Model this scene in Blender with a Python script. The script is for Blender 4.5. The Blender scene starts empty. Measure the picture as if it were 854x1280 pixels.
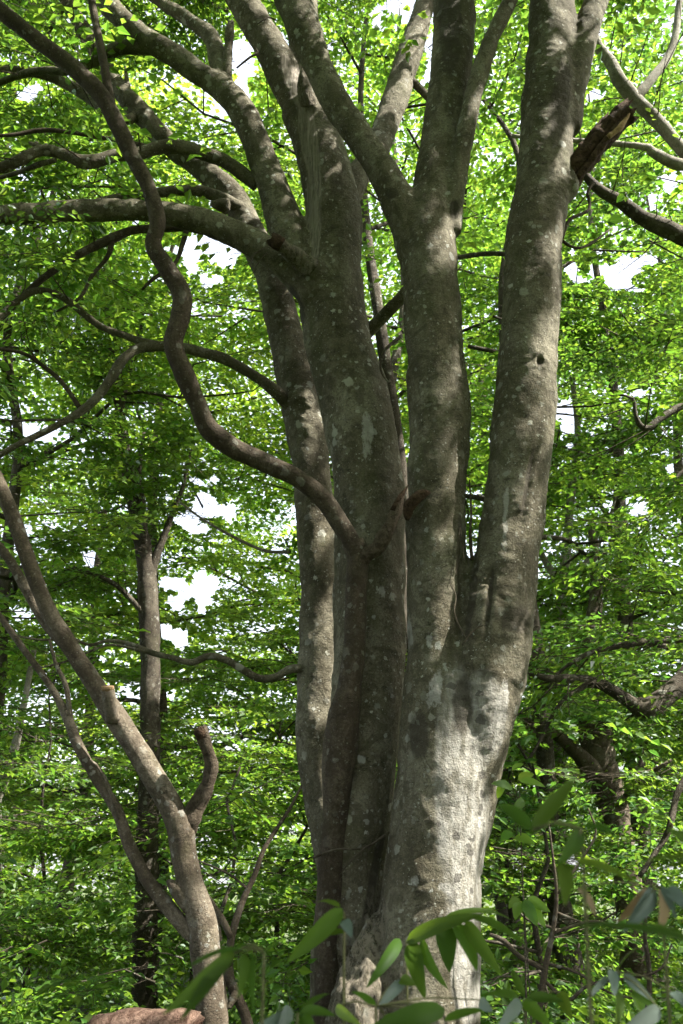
import bpy, math, random
import numpy as np
from mathutils import Vector

# ------------------------------------------------------------------ camera, sky, sun, exposure
scene = bpy.context.scene
col = scene.collection
PITCH = math.radians(20.0)
CAM = np.array([0.0, 0.0, 1.5])
LENS, SENS = 35.0, 36.0
F = 1280 * LENS / SENS                      # focal length in pixels of the 854 x 1280 photograph
cd = bpy.data.cameras.new('camera'); cam = bpy.data.objects.new('camera', cd); col.objects.link(cam)
cam.location = CAM; cam.rotation_euler = (math.pi / 2 + PITCH, 0, 0)
cd.lens = LENS; cd.sensor_fit = 'VERTICAL'; cd.sensor_height = SENS; cd.sensor_width = 24.0
cd.clip_start = 0.05; cd.clip_end = 2000
cd.dof.use_dof = True; cd.dof.focus_distance = 6.4; cd.dof.aperture_fstop = 5.6
scene.camera = cam

SUN = Vector((0.74, -0.20, 1.0)).normalized()
S = np.array(SUN)
world = bpy.data.worlds.new('World'); scene.world = world; world.use_nodes = True
wn = world.node_tree.nodes; wl = world.node_tree.links; wn.clear()
sky = wn.new('ShaderNodeTexSky'); sky.sky_type = 'NISHITA'; sky.sun_disc = False
sky.sun_elevation = math.asin(SUN.z); sky.sun_rotation = math.atan2(SUN.x, SUN.y)
sky.air_density = 1.0; sky.dust_density = 6.0; sky.ozone_density = 1.0
bg = wn.new('ShaderNodeBackground'); bg.inputs['Strength'].default_value = 0.15
wo = wn.new('ShaderNodeOutputWorld')
hz = wn.new('ShaderNodeMix'); hz.data_type = 'RGBA'; hz.blend_type = 'MIX'; hz.inputs[0].default_value = 0.6
hz.inputs[7].default_value = (2.9, 2.95, 3.05, 1.0)                 # thin white overcast veil in front of the blue
wl.new(sky.outputs[0], hz.inputs[6]); wl.new(hz.outputs[2], bg.inputs['Color']); wl.new(bg.outputs[0], wo.inputs['Surface'])
sl = bpy.data.lights.new('sun', 'SUN'); sl.energy = 4.6; sl.angle = math.radians(0.53); sl.color = (1.0, 0.95, 0.86)
so = bpy.data.objects.new('sun', sl); col.objects.link(so)
so.rotation_euler = SUN.to_track_quat('Z', 'Y').to_euler(); so.location = (20, -10, 30)

vs = scene.view_settings
vs.view_transform = 'Standard'; vs.look = 'None'; vs.gamma = 1.0; vs.use_curve_mapping = False
vs.exposure = 2.35
cy = scene.cycles
cy.use_denoising = True; cy.use_adaptive_sampling = True; cy.adaptive_threshold = 0.02
try:
    cy.denoiser = 'OPENIMAGEDENOISE'; cy.denoising_input_passes = 'RGB_ALBEDO_NORMAL'; cy.denoising_prefilter = 'ACCURATE'
except Exception:
    pass
cy.max_bounces = 5; cy.diffuse_bounces = 4; cy.glossy_bounces = 1; cy.transmission_bounces = 4; cy.transparent_max_bounces = 4
cy.sample_clamp_indirect = 6.0
cy.caustics_reflective = False; cy.caustics_refractive = False

rng = np.random.default_rng(7)
random.seed(7)
ct, st = math.cos(PITCH), math.sin(PITCH)

# ------------------------------------------------------------------ helpers
def P(px, py, Y):
    """the point of the place at depth Y (metres north of the camera) seen at px, py; and its scale (m per px)"""
    x, y = (px - 427) / F, (640 - py) / F
    d = np.array([x, ct - y * st, st + y * ct])
    t = Y / d[1]
    return CAM + d * t, t / F

def project(p):
    q = p - CAM
    zc = q[..., 1] * ct + q[..., 2] * st
    yc = -q[..., 1] * st + q[..., 2] * ct
    zc = np.where(zc < 0.05, 0.05, zc)
    return 427 + F * q[..., 0] / zc, 640 - F * yc / zc, zc

def _hash(ix, iy, iz, seed):
    h = (ix * 374761393 + iy * 668265263 + iz * 2147483647 + seed * 974634777) & 0xffffffff
    h = ((h ^ (h >> 13)) * 1274126177) & 0xffffffff
    h = (h ^ (h >> 16)) & 0xffff
    return h / 65535.0

def vnoise(p, seed=0):
    p = np.asarray(p, float); i = np.floor(p).astype(np.int64); f = p - i
    f = f * f * (3 - 2 * f); r = 0
    for dx in (0, 1):
        wx = f[..., 0] if dx else 1 - f[..., 0]
        for dy in (0, 1):
            wy = f[..., 1] if dy else 1 - f[..., 1]
            for dz in (0, 1):
                wz = f[..., 2] if dz else 1 - f[..., 2]
                r = r + wx * wy * wz * _hash(i[..., 0] + dx, i[..., 1] + dy, i[..., 2] + dz, seed)
    return r * 2 - 1

def catmull(pts, step):
    """resample rows of (x, y, z, r) along a Catmull-Rom spline"""
    pts = np.asarray(pts, float)
    a = np.vstack([2 * pts[0] - pts[1], pts, 2 * pts[-1] - pts[-2]])
    out = []
    for i in range(1, len(a) - 2):
        p0, p1, p2, p3 = a[i - 1], a[i], a[i + 1], a[i + 2]
        n = max(1, int(np.linalg.norm(p2[:3] - p1[:3]) / step))
        t = (np.arange(n) / n)[:, None]
        out.append(0.5 * (2 * p1 + (p2 - p0) * t + (2 * p0 - 5 * p1 + 4 * p2 - p3) * t ** 2 + (3 * p1 - p0 - 3 * p2 + p3) * t ** 3))
    out.append(pts[-1:])
    r = np.vstack(out); r[:, 3] = np.maximum(r[:, 3], 0.0008)
    return r

def tube(c, sides=8, seed=0, rough=0.0, ragged=0.0, freq=6.0):
    """closed tube round centreline rows (x, y, z, r): verts, quads, tris"""
    n = len(c); p = c[:, :3]
    t = np.gradient(p, axis=0); t /= np.linalg.norm(t, axis=1)[:, None] + 1e-9
    u = np.cross(t[0], [0.3, 1, 0.2]); u /= np.linalg.norm(u); U = [u]
    for i in range(1, n):
        u = u - t[i] * np.dot(u, t[i]); u /= np.linalg.norm(u) + 1e-9; U.append(u)
    U = np.array(U); W = np.cross(t, U)
    a = np.arange(sides) * 2 * math.pi / sides
    d = np.cos(a)[None, :, None] * U[:, None] + np.sin(a)[None, :, None] * W[:, None]
    R = np.repeat(c[:, 3][:, None], sides, 1)
    if rough:
        q = p[:, None] + d * np.maximum(R, 0.02)[..., None]
        R = R * (1 + rough * (vnoise(q * freq, seed) + 0.5 * vnoise(q * freq * 2.3, seed + 1)))
    V = p[:, None] + d * R[..., None]
    if ragged:
        V[-1] += t[-1] * (rng.random(sides)[:, None] * 2 - 0.6) * ragged
    V = V.reshape(-1, 3)
    i = np.arange(n - 1)[:, None] * sides; j = np.arange(sides); k = (j + 1) % sides
    q = np.stack([i + j, i + k, i + sides + k, i + sides + j], -1).reshape(-1, 4)
    V = np.vstack([V, p[0], p[-1] - t[-1] * (c[-1, 3] * 0.3 if ragged else 0)])
    b = n * sides; e = (n - 1) * sides
    tr = np.vstack([np.stack([np.full(sides, b), k, j], -1), np.stack([np.full(sides, b + 1), e + j, e + k], -1)])
    return V, q, tr

class Geo:
    def __init__(s): s.v, s.q, s.t, s.n = [], [], [], 0
    def add(s, V, q=None, t=None):
        s.v.append(V)
        if q is not None and len(q): s.q.append(q + s.n)
        if t is not None and len(t): s.t.append(t + s.n)
        s.n += len(V)
    def arrays(s):
        return (np.vstack(s.v), np.vstack(s.q) if s.q else np.zeros((0, 4), int), np.vstack(s.t) if s.t else np.zeros((0, 3), int))

def mesh_from(name, V, q, t, smooth=True, attrs=None):
    me = bpy.data.meshes.new(name)
    nq, nt = len(q), len(t)
    me.vertices.add(len(V)); me.vertices.foreach_set('co', np.asarray(V, np.float32).ravel())
    me.loops.add(nq * 4 + nt * 3)
    me.loops.foreach_set('vertex_index', np.concatenate([np.asarray(q, np.int32).ravel(), np.asarray(t, np.int32).ravel()]).astype(np.int32))
    me.polygons.add(nq + nt)
    me.polygons.foreach_set('loop_start', np.concatenate([np.arange(nq) * 4, nq * 4 + np.arange(nt) * 3]).astype(np.int32))
    me.update(calc_edges=True)
    me.polygons.foreach_set('use_smooth', np.full(nq + nt, smooth, bool))
    for k, a in (attrs or {}).items():
        at = me.attributes.new(k, 'FLOAT', 'POINT'); at.data.foreach_set('value', np.asarray(a, np.float32))
    return me

def empty(name, loc, label, cat, group=None):
    o = bpy.data.objects.new(name, None); col.objects.link(o); o.location = loc; o.empty_display_size = 0.2
    o['label'] = label; o['category'] = cat
    if group: o['group'] = group
    return o

def obj(name, me, mat, parent=None, kind=None, label=None):
    o = bpy.data.objects.new(name, me); col.objects.link(o)
    if mat is not None and not me.materials: me.materials.append(mat)
    if parent is not None: o.parent = parent
    if kind: o['kind'] = kind
    if label: o['label'] = label
    return o

def geo_obj(name, g, mat, parent=None, origin=None, smooth=True, kind=None, attrs=None, label=None):
    V, q, t = g.arrays()
    if origin is not None: V = V - np.asarray(origin)
    return obj(name, mesh_from(name, V, q, t, smooth, attrs), mat, parent, kind, label)

# ------------------------------------------------------------------ materials
class N:
    def __init__(s, name):
        s.m = bpy.data.materials.new(name); s.m.use_nodes = True
        s.t = s.m.node_tree; s.t.nodes.clear(); s.out = s.t.nodes.new('ShaderNodeOutputMaterial')
    def n(s, typ, **kw):
        nd = s.t.nodes.new(typ)
        for k, v in kw.items():
            if k in ('ins',):
                for kk, vv in v.items(): s.set(nd, kk, vv)
            else: setattr(nd, k, v)
        return nd
    def set(s, nd, k, v):
        if isinstance(v, bpy.types.NodeSocket): s.t.links.new(v, nd.inputs[k])
        else: nd.inputs[k].default_value = v
    def noise(s, vec, scale, detail=4, rough=0.55, dist=0.0):
        return s.n('ShaderNodeTexNoise', ins={'Vector': vec, 'Scale': scale, 'Detail': detail, 'Roughness': rough, 'Distortion': dist}).outputs[0]
    def ramp(s, f, a, b, lo=0.0, hi=1.0):
        return s.n('ShaderNodeMapRange', interpolation_type='SMOOTHSTEP', ins={0: f, 1: a, 2: b, 3: lo, 4: hi}).outputs[0]
    def math(s, op, a, b=0.0, c=0.0):
        nd = s.n('ShaderNodeMath', operation=op); s.set(nd, 0, a); s.set(nd, 1, b); s.set(nd, 2, c); return nd.outputs[0]
    def mix(s, f, a, b, mode='MIX'):
        nd = s.n('ShaderNodeMix', data_type='RGBA', blend_type=mode)
        s.set(nd, 0, f); s.set(nd, 6, a); s.set(nd, 7, b); return nd.outputs[2]
    def scale(s, vec, sc):
        return s.n('ShaderNodeMapping', ins={'Vector': vec, 'Scale': sc}).outputs[0]
    def attr(s, name):
        return s.n('ShaderNodeAttribute', attribute_name=name).outputs['Fac']

def c4(*c): return (*c, 1.0)

def bark_material(name, dark, mid, light, lichen=1.0, moss=0.5, marks=False, bump=0.5):
    b = N(name)
    co = b.n('ShaderNodeTexCoord').outputs['Object']
    big = b.noise(b.scale(co, (1, 1, 0.55)), 3.0, 6, 0.6)
    med = b.noise(b.scale(co, (1, 1, 0.7)), 14, 6, 0.65)
    fine = b.noise(co, 75, 5, 0.7)
    lent = b.noise(b.scale(co, (1, 1, 5.0)), 22, 4, 0.6)
    streak = b.noise(b.scale(co, (1, 1, 0.10)), 16, 4, 0.6)
    colr = b.mix(b.ramp(med, 0.30, 0.70), c4(*dark), c4(*mid))
    colr = b.mix(b.ramp(big, 0.42, 0.66), colr, c4(*light))
    colr = b.mix(b.ramp(fine, 0.48, 0.66, 0.0, 0.7), colr, c4(*[v * 0.45 for v in mid]))
    colr = b.mix(b.ramp(fine, 0.46, 0.30, 0.0, 0.45), colr, c4(*[min(1, v * 1.35) for v in light]))
    fleck = b.noise(b.scale(co, (1, 1, 2.2)), 120, 3, 0.6)
    colr = b.mix(b.ramp(fleck, 0.60, 0.72, 0.0, 0.6), colr, c4(*[min(1, v * 1.6) for v in light]))
    colr = b.mix(b.ramp(fleck, 0.40, 0.30, 0.0, 0.7), colr, c4(*[v * 0.45 for v in dark]))
    blot = b.noise(co, 6.5, 7, 0.7, 0.8)
    colr = b.mix(b.ramp(blot, 0.49, 0.58, 0.0, 0.6), colr, c4(*[v * 0.8 for v in dark]))
    crack = b.ramp(b.math('ABSOLUTE', b.math('SUBTRACT', b.noise(b.scale(co, (1, 1, 3.0)), 5.5, 5, 0.6, 0.6), 0.5)), 0.0, 0.012, 1.0, 0.0)
    crack = b.math('MULTIPLY', crack, b.ramp(b.noise(co, 7.0, 3, 0.5), 0.52, 0.62))
    colr = b.mix(b.math('MULTIPLY', crack, 0.75), colr, c4(*[v * 0.35 for v in dark]))
    colr = b.mix(b.ramp(streak, 0.55, 0.75, 0.0, 0.55), colr, c4(*[v * 0.75 for v in dark]))
    # moss film
    mo = b.noise(b.scale(co, (1, 1, 0.45)), 4.3, 5, 0.65)
    colr = b.mix(b.ramp(mo, 0.52, 0.72, 0.0, moss), colr, c4(0.052, 0.055, 0.022))
    # lichen crusts: round cells of uneven size, some warped
    warp = b.n('ShaderNodeVectorMath', operation='SCALE', ins={0: b.n('ShaderNodeTexNoise', ins={'Vector': co, 'Scale': 24.0, 'Detail': 5.0, 'Roughness': 0.65}).outputs['Color'], 'Scale': 0.06}).outputs[0]
    lc = b.n('ShaderNodeVectorMath', operation='ADD', ins={0: co, 1: warp}).outputs[0]
    hgt = None
    for sc, lo, reg in ((11, 0.42, 2.1), (24, 0.44, 3.3), (55, 0.36, 5.0)):
        v = b.n('ShaderNodeTexVoronoi', feature='F1', ins={'Vector': lc, 'Scale': float(sc), 'Randomness': 1.0})
        cell = b.n('ShaderNodeSeparateColor', ins={0: v.outputs['Color']})
        rad = b.math('MULTIPLY', b.ramp(cell.outputs[0], 0.35, 1.0), lo)
        inside = b.ramp(b.math('SUBTRACT', rad, v.outputs['Distance']), 0.0, 0.09)
        region = b.ramp(b.noise(co, reg, 3, 0.5), 0.37, 0.54)
        f = b.math('MULTIPLY', b.math('MULTIPLY', inside, region), b.math('MULTIPLY', b.ramp(cell.outputs[1], 0.0, 1.0, 0.15, 0.85), lichen))
        colr = b.mix(f, colr, b.mix(cell.outputs[2], c4(0.36, 0.36, 0.30), c4(0.27, 0.275, 0.25)))
        hgt = f if hgt is None else b.math('ADD', hgt, f)
    h = b.math('ADD', b.math('MULTIPLY', fine, 0.5), b.math('MULTIPLY', lent, 0.16))
    h = b.math('ADD', h, b.math('MULTIPLY', med, 0.9))
    h = b.math('ADD', b.math('ADD', h, b.math('MULTIPLY', hgt, 0.10)), b.math('MULTIPLY', crack, -0.6))
    rough = 0.9
    if marks:
        # weathered bare wood, grain along the stem
        bw = b.attr('bare')
        gr = b.noise(b.scale(co, (1, 1, 0.045)), 60, 5, 0.7)
        wood = b.mix(b.ramp(gr, 0.3, 0.7), c4(0.095, 0.082, 0.064), c4(0.25, 0.222, 0.185))
        mb = b.ramp(b.math('ADD', bw, b.math('MULTIPLY', b.math('SUBTRACT', streak, 0.5), 0.9)), 0.35, 0.75)
        colr = b.mix(b.math('MULTIPLY', mb, 0.85), colr, wood)
        h = b.math('ADD', b.math('MULTIPLY', h, b.math('SUBTRACT', 1.0, b.math('MULTIPLY', mb, 0.7))), b.math('MULTIPLY', b.math('MULTIPLY', gr, mb), 0.6))
        # chalky pale scars
        pw = b.ramp(b.math('ADD', b.attr('pale'), b.math('MULTIPLY', b.math('SUBTRACT', b.noise(b.scale(co, (1, 1, 0.5)), 19, 7, 0.75), 0.5), 3.2)), 0.55, 0.95)
        colr = b.mix(b.math('MULTIPLY', b.math('MULTIPLY', pw, b.ramp(b.attr('pale'), 0.02, 0.3)), 0.6), colr, b.mix(med, c4(0.25, 0.24, 0.22), c4(0.5, 0.49, 0.46)))
        # worn pale skin of the butt and its dark round fungus spots
        sm = b.attr('spot')
        smn = b.ramp(b.math('ADD', sm, b.math('MULTIPLY', b.math('SUBTRACT', b.noise(b.scale(co, (1, 1, 0.35)), 9, 5, 0.65), 0.5), 0.8)), 0.35, 0.75)
        colr = b.mix(b.math('MULTIPLY', smn, 0.7), colr, b.mix(b.ramp(b.noise(b.scale(co, (1, 1, 0.3)), 24, 6, 0.7), 0.35, 0.65), c4(0.15, 0.14, 0.115), c4(0.36, 0.35, 0.32)))
        v = b.n('ShaderNodeTexVoronoi', feature='F1', ins={'Vector': b.n('ShaderNodeVectorMath', operation='ADD', ins={0: b.scale(co, (1, 1, 1.25)), 1: warp}).outputs[0], 'Scale': 12.5})
        cell = b.n('ShaderNodeSeparateColor', ins={0: v.outputs['Color']})
        ins_ = b.ramp(b.math('SUBTRACT', b.math('MULTIPLY', b.ramp(cell.outputs[0], 0.40, 1.0), 0.42), v.outputs['Distance']), 0.0, 0.06)
        colr = b.mix(b.math('MULTIPLY', b.math('MULTIPLY', ins_, b.ramp(sm, 0.35, 0.6)), 0.85), colr, c4(0.075, 0.07, 0.06))
        # damp dark stains, with ragged edges
        dw = b.ramp(b.math('ADD', b.attr('stain'), b.math('MULTIPLY', b.math('SUBTRACT', b.noise(b.scale(co, (1, 1, 0.4)), 11, 5, 0.7), 0.5), 0.9)), 0.35, 0.75)
        colr = b.mix(b.math('MULTIPLY', dw, 0.8), colr, c4(0.04, 0.034, 0.025))
        # rough flaking bark
        rw = b.attr('rough')
        rn = b.noise(b.scale(lc, (1, 1, 0.35)), 34, 6, 0.75, 0.6)
        colr = b.mix(b.math('MULTIPLY', rw, b.ramp(rn, 0.42, 0.58)), colr, c4(0.27, 0.235, 0.18))
        colr = b.mix(b.math('MULTIPLY', rw, b.ramp(rn, 0.46, 0.34)), colr, c4(0.045, 0.034, 0.024))
        h = b.math('ADD', h, b.math('MULTIPLY', b.math('MULTIPLY', rn, rw), 5.0))
    bp = b.n('ShaderNodeBump', ins={'Strength': bump, 'Distance': 0.022, 'Height': h})
    pr = b.n('ShaderNodeBsdfPrincipled', ins={'Base Color': colr, 'Roughness': rough, 'Normal': bp.outputs[0], 'Specular IOR Level': 0.2})
    b.t.links.new(pr.outputs[0], b.out.inputs[0])
    return b.m

def leaf_material(name, a, c, trans=2.6, gloss=0.06, mixf=0.6, rough=0.45):
    """thin leaf: reflects from its face and lets light through; colour varies leaf by leaf"""
    b = N(name)
    f = b.attr('tint')
    colr = b.mix(f, c4(*a), c4(*c))
    hs = b.n('ShaderNodeHueSaturation', ins={'Hue': b.math('MULTIPLY_ADD', b.math('FRACT', b.math('MULTIPLY', f, 7.31)), 0.035, 0.482), 'Saturation': 1.0, 'Value': b.math('MULTIPLY_ADD', b.math('FRACT', b.math('MULTIPLY', f, 13.7)), 0.5, 0.75), 'Color': colr}).outputs[0]
    tr = b.n('ShaderNodeMix', data_type='RGBA', blend_type='MULTIPLY', ins={0: 1.0, 6: hs, 7: c4(1.10 * trans, 0.98 * trans, 0.6 * trans)}).outputs[2]
    d = b.n('ShaderNodeBsdfDiffuse', ins={'Color': hs})
    t = b.n('ShaderNodeBsdfTranslucent', ins={'Color': tr})
    m = b.n('ShaderNodeMixShader', ins={0: mixf, 1: d.outputs[0], 2: t.outputs[0]})
    g = b.n('ShaderNodeBsdfGlossy', ins={'Color': c4(0.8, 0.85, 0.9), 'Roughness': rough})
    lw = b.n('ShaderNodeLayerWeight', ins={'Blend': 0.25})
    m2 = b.n('ShaderNodeMixShader', ins={0: b.math('MULTIPLY_ADD', lw.outputs['Fresnel'], gloss * 2.0, gloss * 0.25), 1: m.outputs[0], 2: g.outputs[0]})
    b.t.links.new(m2.outputs[0], b.out.inputs[0])
    return b.m

def wood_material(name, dark, light, sc=18.0, bump=0.8):
    b = N(name)
    co = b.n('ShaderNodeTexCoord').outputs['Object']
    a = b.noise(co, sc, 6, 0.7, 0.5); f = b.noise(co, sc * 5, 4, 0.7)
    colr = b.mix(b.ramp(a, 0.35, 0.65), c4(*dark), c4(*light))
    colr = b.mix(b.ramp(f, 0.5, 0.75, 0, 0.6), colr, c4(*[v * 0.4 for v in dark]))
    bp = b.n('ShaderNodeBump', ins={'Strength': bump, 'Distance': 0.03, 'Height': b.math('ADD', a, b.math('MULTIPLY', f, 0.4))})
    pr = b.n('ShaderNodeBsdfPrincipled', ins={'Base Color': colr, 'Roughness': 0.92, 'Normal': bp.outputs[0], 'Specular IOR Level': 0.12})
    b.t.links.new(pr.outputs[0], b.out.inputs[0])
    return b.m

M = {}
M['beech'] = bark_material('beech_bark', (0.058, 0.050, 0.031), (0.110, 0.098, 0.066), (0.170, 0.156, 0.114), 1.0, 0.6, True, 0.8)
M['brown'] = bark_material('brown_bark', (0.036, 0.027, 0.018), (0.062, 0.048, 0.033), (0.095, 0.077, 0.056), 0.35, 0.35, False, 0.6)
M['small'] = bark_material('pale_brown_bark', (0.060, 0.046, 0.031), (0.105, 0.084, 0.060), (0.165, 0.140, 0.105), 0.6, 0.4, False, 0.7)
M['far'] = bark_material('woodland_bark', (0.034, 0.028, 0.020), (0.062, 0.051, 0.037), (0.10, 0.086, 0.066), 0.6, 0.5, False, 1.0)
M['pale'] = bark_material('pale_woodland_bark', (0.15, 0.14, 0.11), (0.24, 0.225, 0.185), (0.33, 0.31, 0.27), 0.7, 0.4, False, 0.7)
M['twig'] = wood_material('twig_bark', (0.05, 0.04, 0.028), (0.10, 0.085, 0.062), 30)
M['rot'] = wood_material('rotten_wood', (0.030, 0.019, 0.012), (0.095, 0.062, 0.040), 26, 1.0)
M['log'] = wood_material('log_wood', (0.085, 0.048, 0.034), (0.25, 0.165, 0.125), 24, 1.0)
M['arm'] = wood_material('bare_brown_wood', (0.050, 0.038, 0.026), (0.13, 0.104, 0.075), 30, 1.0)
M['cut'] = wood_material('cut_wood', (0.20, 0.13, 0.07), (0.34, 0.23, 0.13), 30, 0.5)
M['leaf'] = leaf_material('leaf_green', (0.050, 0.112, 0.018), (0.085, 0.165, 0.022))
M['leaf_dark'] = leaf_material('leaf_deep_green', (0.036, 0.088, 0.020), (0.060, 0.130, 0.022))
M['leaf_lime'] = leaf_material('leaf_lime', (0.075, 0.15, 0.020), (0.115, 0.19, 0.026))
M['sasa'] = leaf_material('bamboo_grass_leaf', (0.042, 0.085, 0.012), (0.064, 0.115, 0.014), 2.4, 0.02, 0.5, 0.45)
M['sasa_grey'] = leaf_material('bluish_bamboo_grass_leaf', (0.10, 0.14, 0.115), (0.15, 0.19, 0.16), 0.9, 0.05, 0.3, 0.4)
M['sasa_dry'] = leaf_material('withered_leaf', (0.20, 0.14, 0.075), (0.28, 0.20, 0.11), 0.9, 0.05, 0.35, 0.6)

# ------------------------------------------------------------------ ground
def ground_z(x, y):
    x = np.asarray(x, float); y = np.asarray(y, float)
    p = np.stack([x * 0.16, y * 0.16, np.zeros_like(x)], -1)
    r = np.hypot(x, y)
    z = 0.22 * vnoise(p, 3) + 0.07 * vnoise(p * 4, 4) - 0.05 * np.clip(r - 16, 0, 60)
    return z * np.clip((np.hypot(x - 0.2, y - 6.2) - 0.5) / 2.0, 0, 1)

g = Geo()
gx = np.sinh(np.linspace(-4.6, 4.6, 150)) * 7.0
GX, GY = np.meshgrid(gx, gx + 6.0)
GZ = ground_z(GX, GY)
n = len(gx); idx = np.arange(n * n).reshape(n, n)
gq = np.stack([idx[:-1, :-1], idx[:-1, 1:], idx[1:, 1:], idx[1:, :-1]], -1).reshape(-1, 4)
b = N('forest_floor')
co = b.n('ShaderNodeTexCoord').outputs['Object']
f1 = b.noise(co, 1.2, 5, 0.6); f2 = b.noise(co, 14, 6, 0.7); f3 = b.noise(co, 60, 4, 0.7)
cc = b.mix(b.ramp(f2, 0.35, 0.65), c4(0.05, 0.034, 0.02), c4(0.14, 0.095, 0.055))
cc = b.mix(b.ramp(f1, 0.30, 0.5, 0.3, 0.9), cc, b.mix(b.ramp(f3, 0.4, 0.6), c4(0.025, 0.05, 0.012), c4(0.06, 0.10, 0.022)))
bp = b.n('ShaderNodeBump', ins={'Strength': 1.0, 'Distance': 0.05, 'Height': b.math('ADD', f2, f3)})
b.t.links.new(b.n('ShaderNodeBsdfPrincipled', ins={'Base Color': cc, 'Roughness': 0.95, 'Normal': bp.outputs[0]}).outputs[0], b.out.inputs[0])
obj('ground', mesh_from('ground', np.stack([GX, GY, GZ], -1).reshape(-1, 3), gq, np.zeros((0, 3), int)), b.m, kind='structure')

# ------------------------------------------------------------------ leaf sprays
LEAF4 = np.array([[0, 0, 0], [0.5, 0.42, 0.13], [0, 1, 0], [-0.5, 0.42, 0.13]])               # two triangles folded on the midrib
LEAF6 = np.array([[0, 0, 0], [0.42, 0.26, 0.10], [0.44, 0.58, 0.11], [0, 1.04, -0.06], [-0.44, 0.58, 0.11], [-0.42, 0.26, 0.10]])
def rot_to(dirv, nrm):
    y = dirv / (np.linalg.norm(dirv, axis=-1, keepdims=True) + 1e-9)
    z = nrm - y * np.sum(nrm * y, -1, keepdims=True); z /= np.linalg.norm(z, axis=-1, keepdims=True) + 1e-9
    x = np.cross(y, z)
    return np.stack([x, y, z], -1)

def make_spray(seed, n_side=7, size=0.55, leaf=0.062, aspect=0.52):
    """one flat twig with alternate side twigs and leaves: leaf frames + twig tubes in local space (y out, z up)"""
    r = np.random.default_rng(seed)
    segs = [(np.array([0., 0, 0]), np.array([0.04 * r.normal(), size, -0.10 * size]), 0.0045)]
    for i in range(n_side):
        t = (i + 0.7) / (n_side + 0.4); o = segs[0][1] * t
        sgn = 1 if i % 2 else -1; L = size * (0.30 + 0.42 * math.sin(math.pi * min(1, t + 0.12))) * r.uniform(0.7, 1.15)
        a = math.radians(r.uniform(38, 62)) * sgn
        segs.append((o, o + np.array([math.sin(a) * L, math.cos(a) * L, -0.14 * L + r.normal() * 0.07 * L]), 0.0026))
    O, D, Nn, Ls = [], [], [], []
    for o, e, _ in segs:
        L = np.linalg.norm(e - o); k = max(2, int(L / (leaf * 0.66)))
        for j in range(k + 1):
            t = (j + 0.6) / (k + 0.6); sgn = 1 if j % 2 else -1
            d = (e - o) / L; a = math.radians(r.uniform(40, 70)) * sgn if j < k else r.normal() * 0.2
            dd = np.array([d[0] * math.cos(a) + d[1] * math.sin(a), -d[0] * math.sin(a) + d[1] * math.cos(a), d[2] + r.normal() * 0.16 - 0.12])
            O.append(o + (e - o) * min(t, 1)); D.append(dd); Nn.append(np.array([r.normal() * 0.5, r.normal() * 0.5, 1.0])); Ls.append(leaf * r.uniform(0.7, 1.2))
    O, D, Nn, Ls = map(np.array, (O, D, Nn, Ls))
    R = rot_to(D, Nn)
    tw = Geo()
    for o, e, rad in segs:
        mid = (o + e) / 2 + r.normal(size=3) * 0.02
        c = np.array([[*o, rad], [*mid, rad * 0.8], [*e, rad * 0.35]])
        V, q, t = tube(c, 3); tw.add(V[:9], q)
    return dict(O=O, R=R, L=Ls, a=aspect, tw=tw.arrays())

SPRAYS = {k: [make_spray(100 + i + s0, ns, sz, lf, asp) for i in range(6)] for k, (s0, ns, sz, lf, asp) in
          dict(mid=(0, 6, 0.62, 0.100, 0.58), far=(50, 5, 0.80, 0.145, 0.62), near=(90, 6, 0.55, 0.080, 0.58), coarse=(130, 5, 0.9, 0.19, 0.62), low=(170, 6, 0.62, 0.080, 0.56)).items()}

# openings in the canopy through which the photograph shows the sky (cx, cy, rx, ry), reached by foliage beyond 7.5 m only
GAPS = [(262, 312, 40, 34), (250, 632, 34, 28), (236, 738, 30, 24), (222, 792, 22, 16), (770, 334, 58, 22), (703, 532, 22, 26), (512, 8, 30, 24),
        (545, 70, 16, 46), (300, 85, 16, 40), (158, 272, 22, 10), (36, 118, 14, 12), (30, 226, 20, 12), (852, 592, 16, 22), (790, 255, 26, 14),
        (20, 672, 20, 14), (60, 690, 14, 10), (470, 20, 12, 14), (745, 120, 12, 14), (340, 60, 14, 22), (95, 28, 10, 12), (120, 225, 16, 9), (55, 275, 16, 8),
        (800, 640, 12, 14), (710, 1076, 14, 7), (115, 700, 12, 9), (300, 250, 14, 22), (800, 490, 10, 8), (690, 90, 8, 10), (835, 230, 12, 14), (640, 880, 6, 8)]
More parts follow.
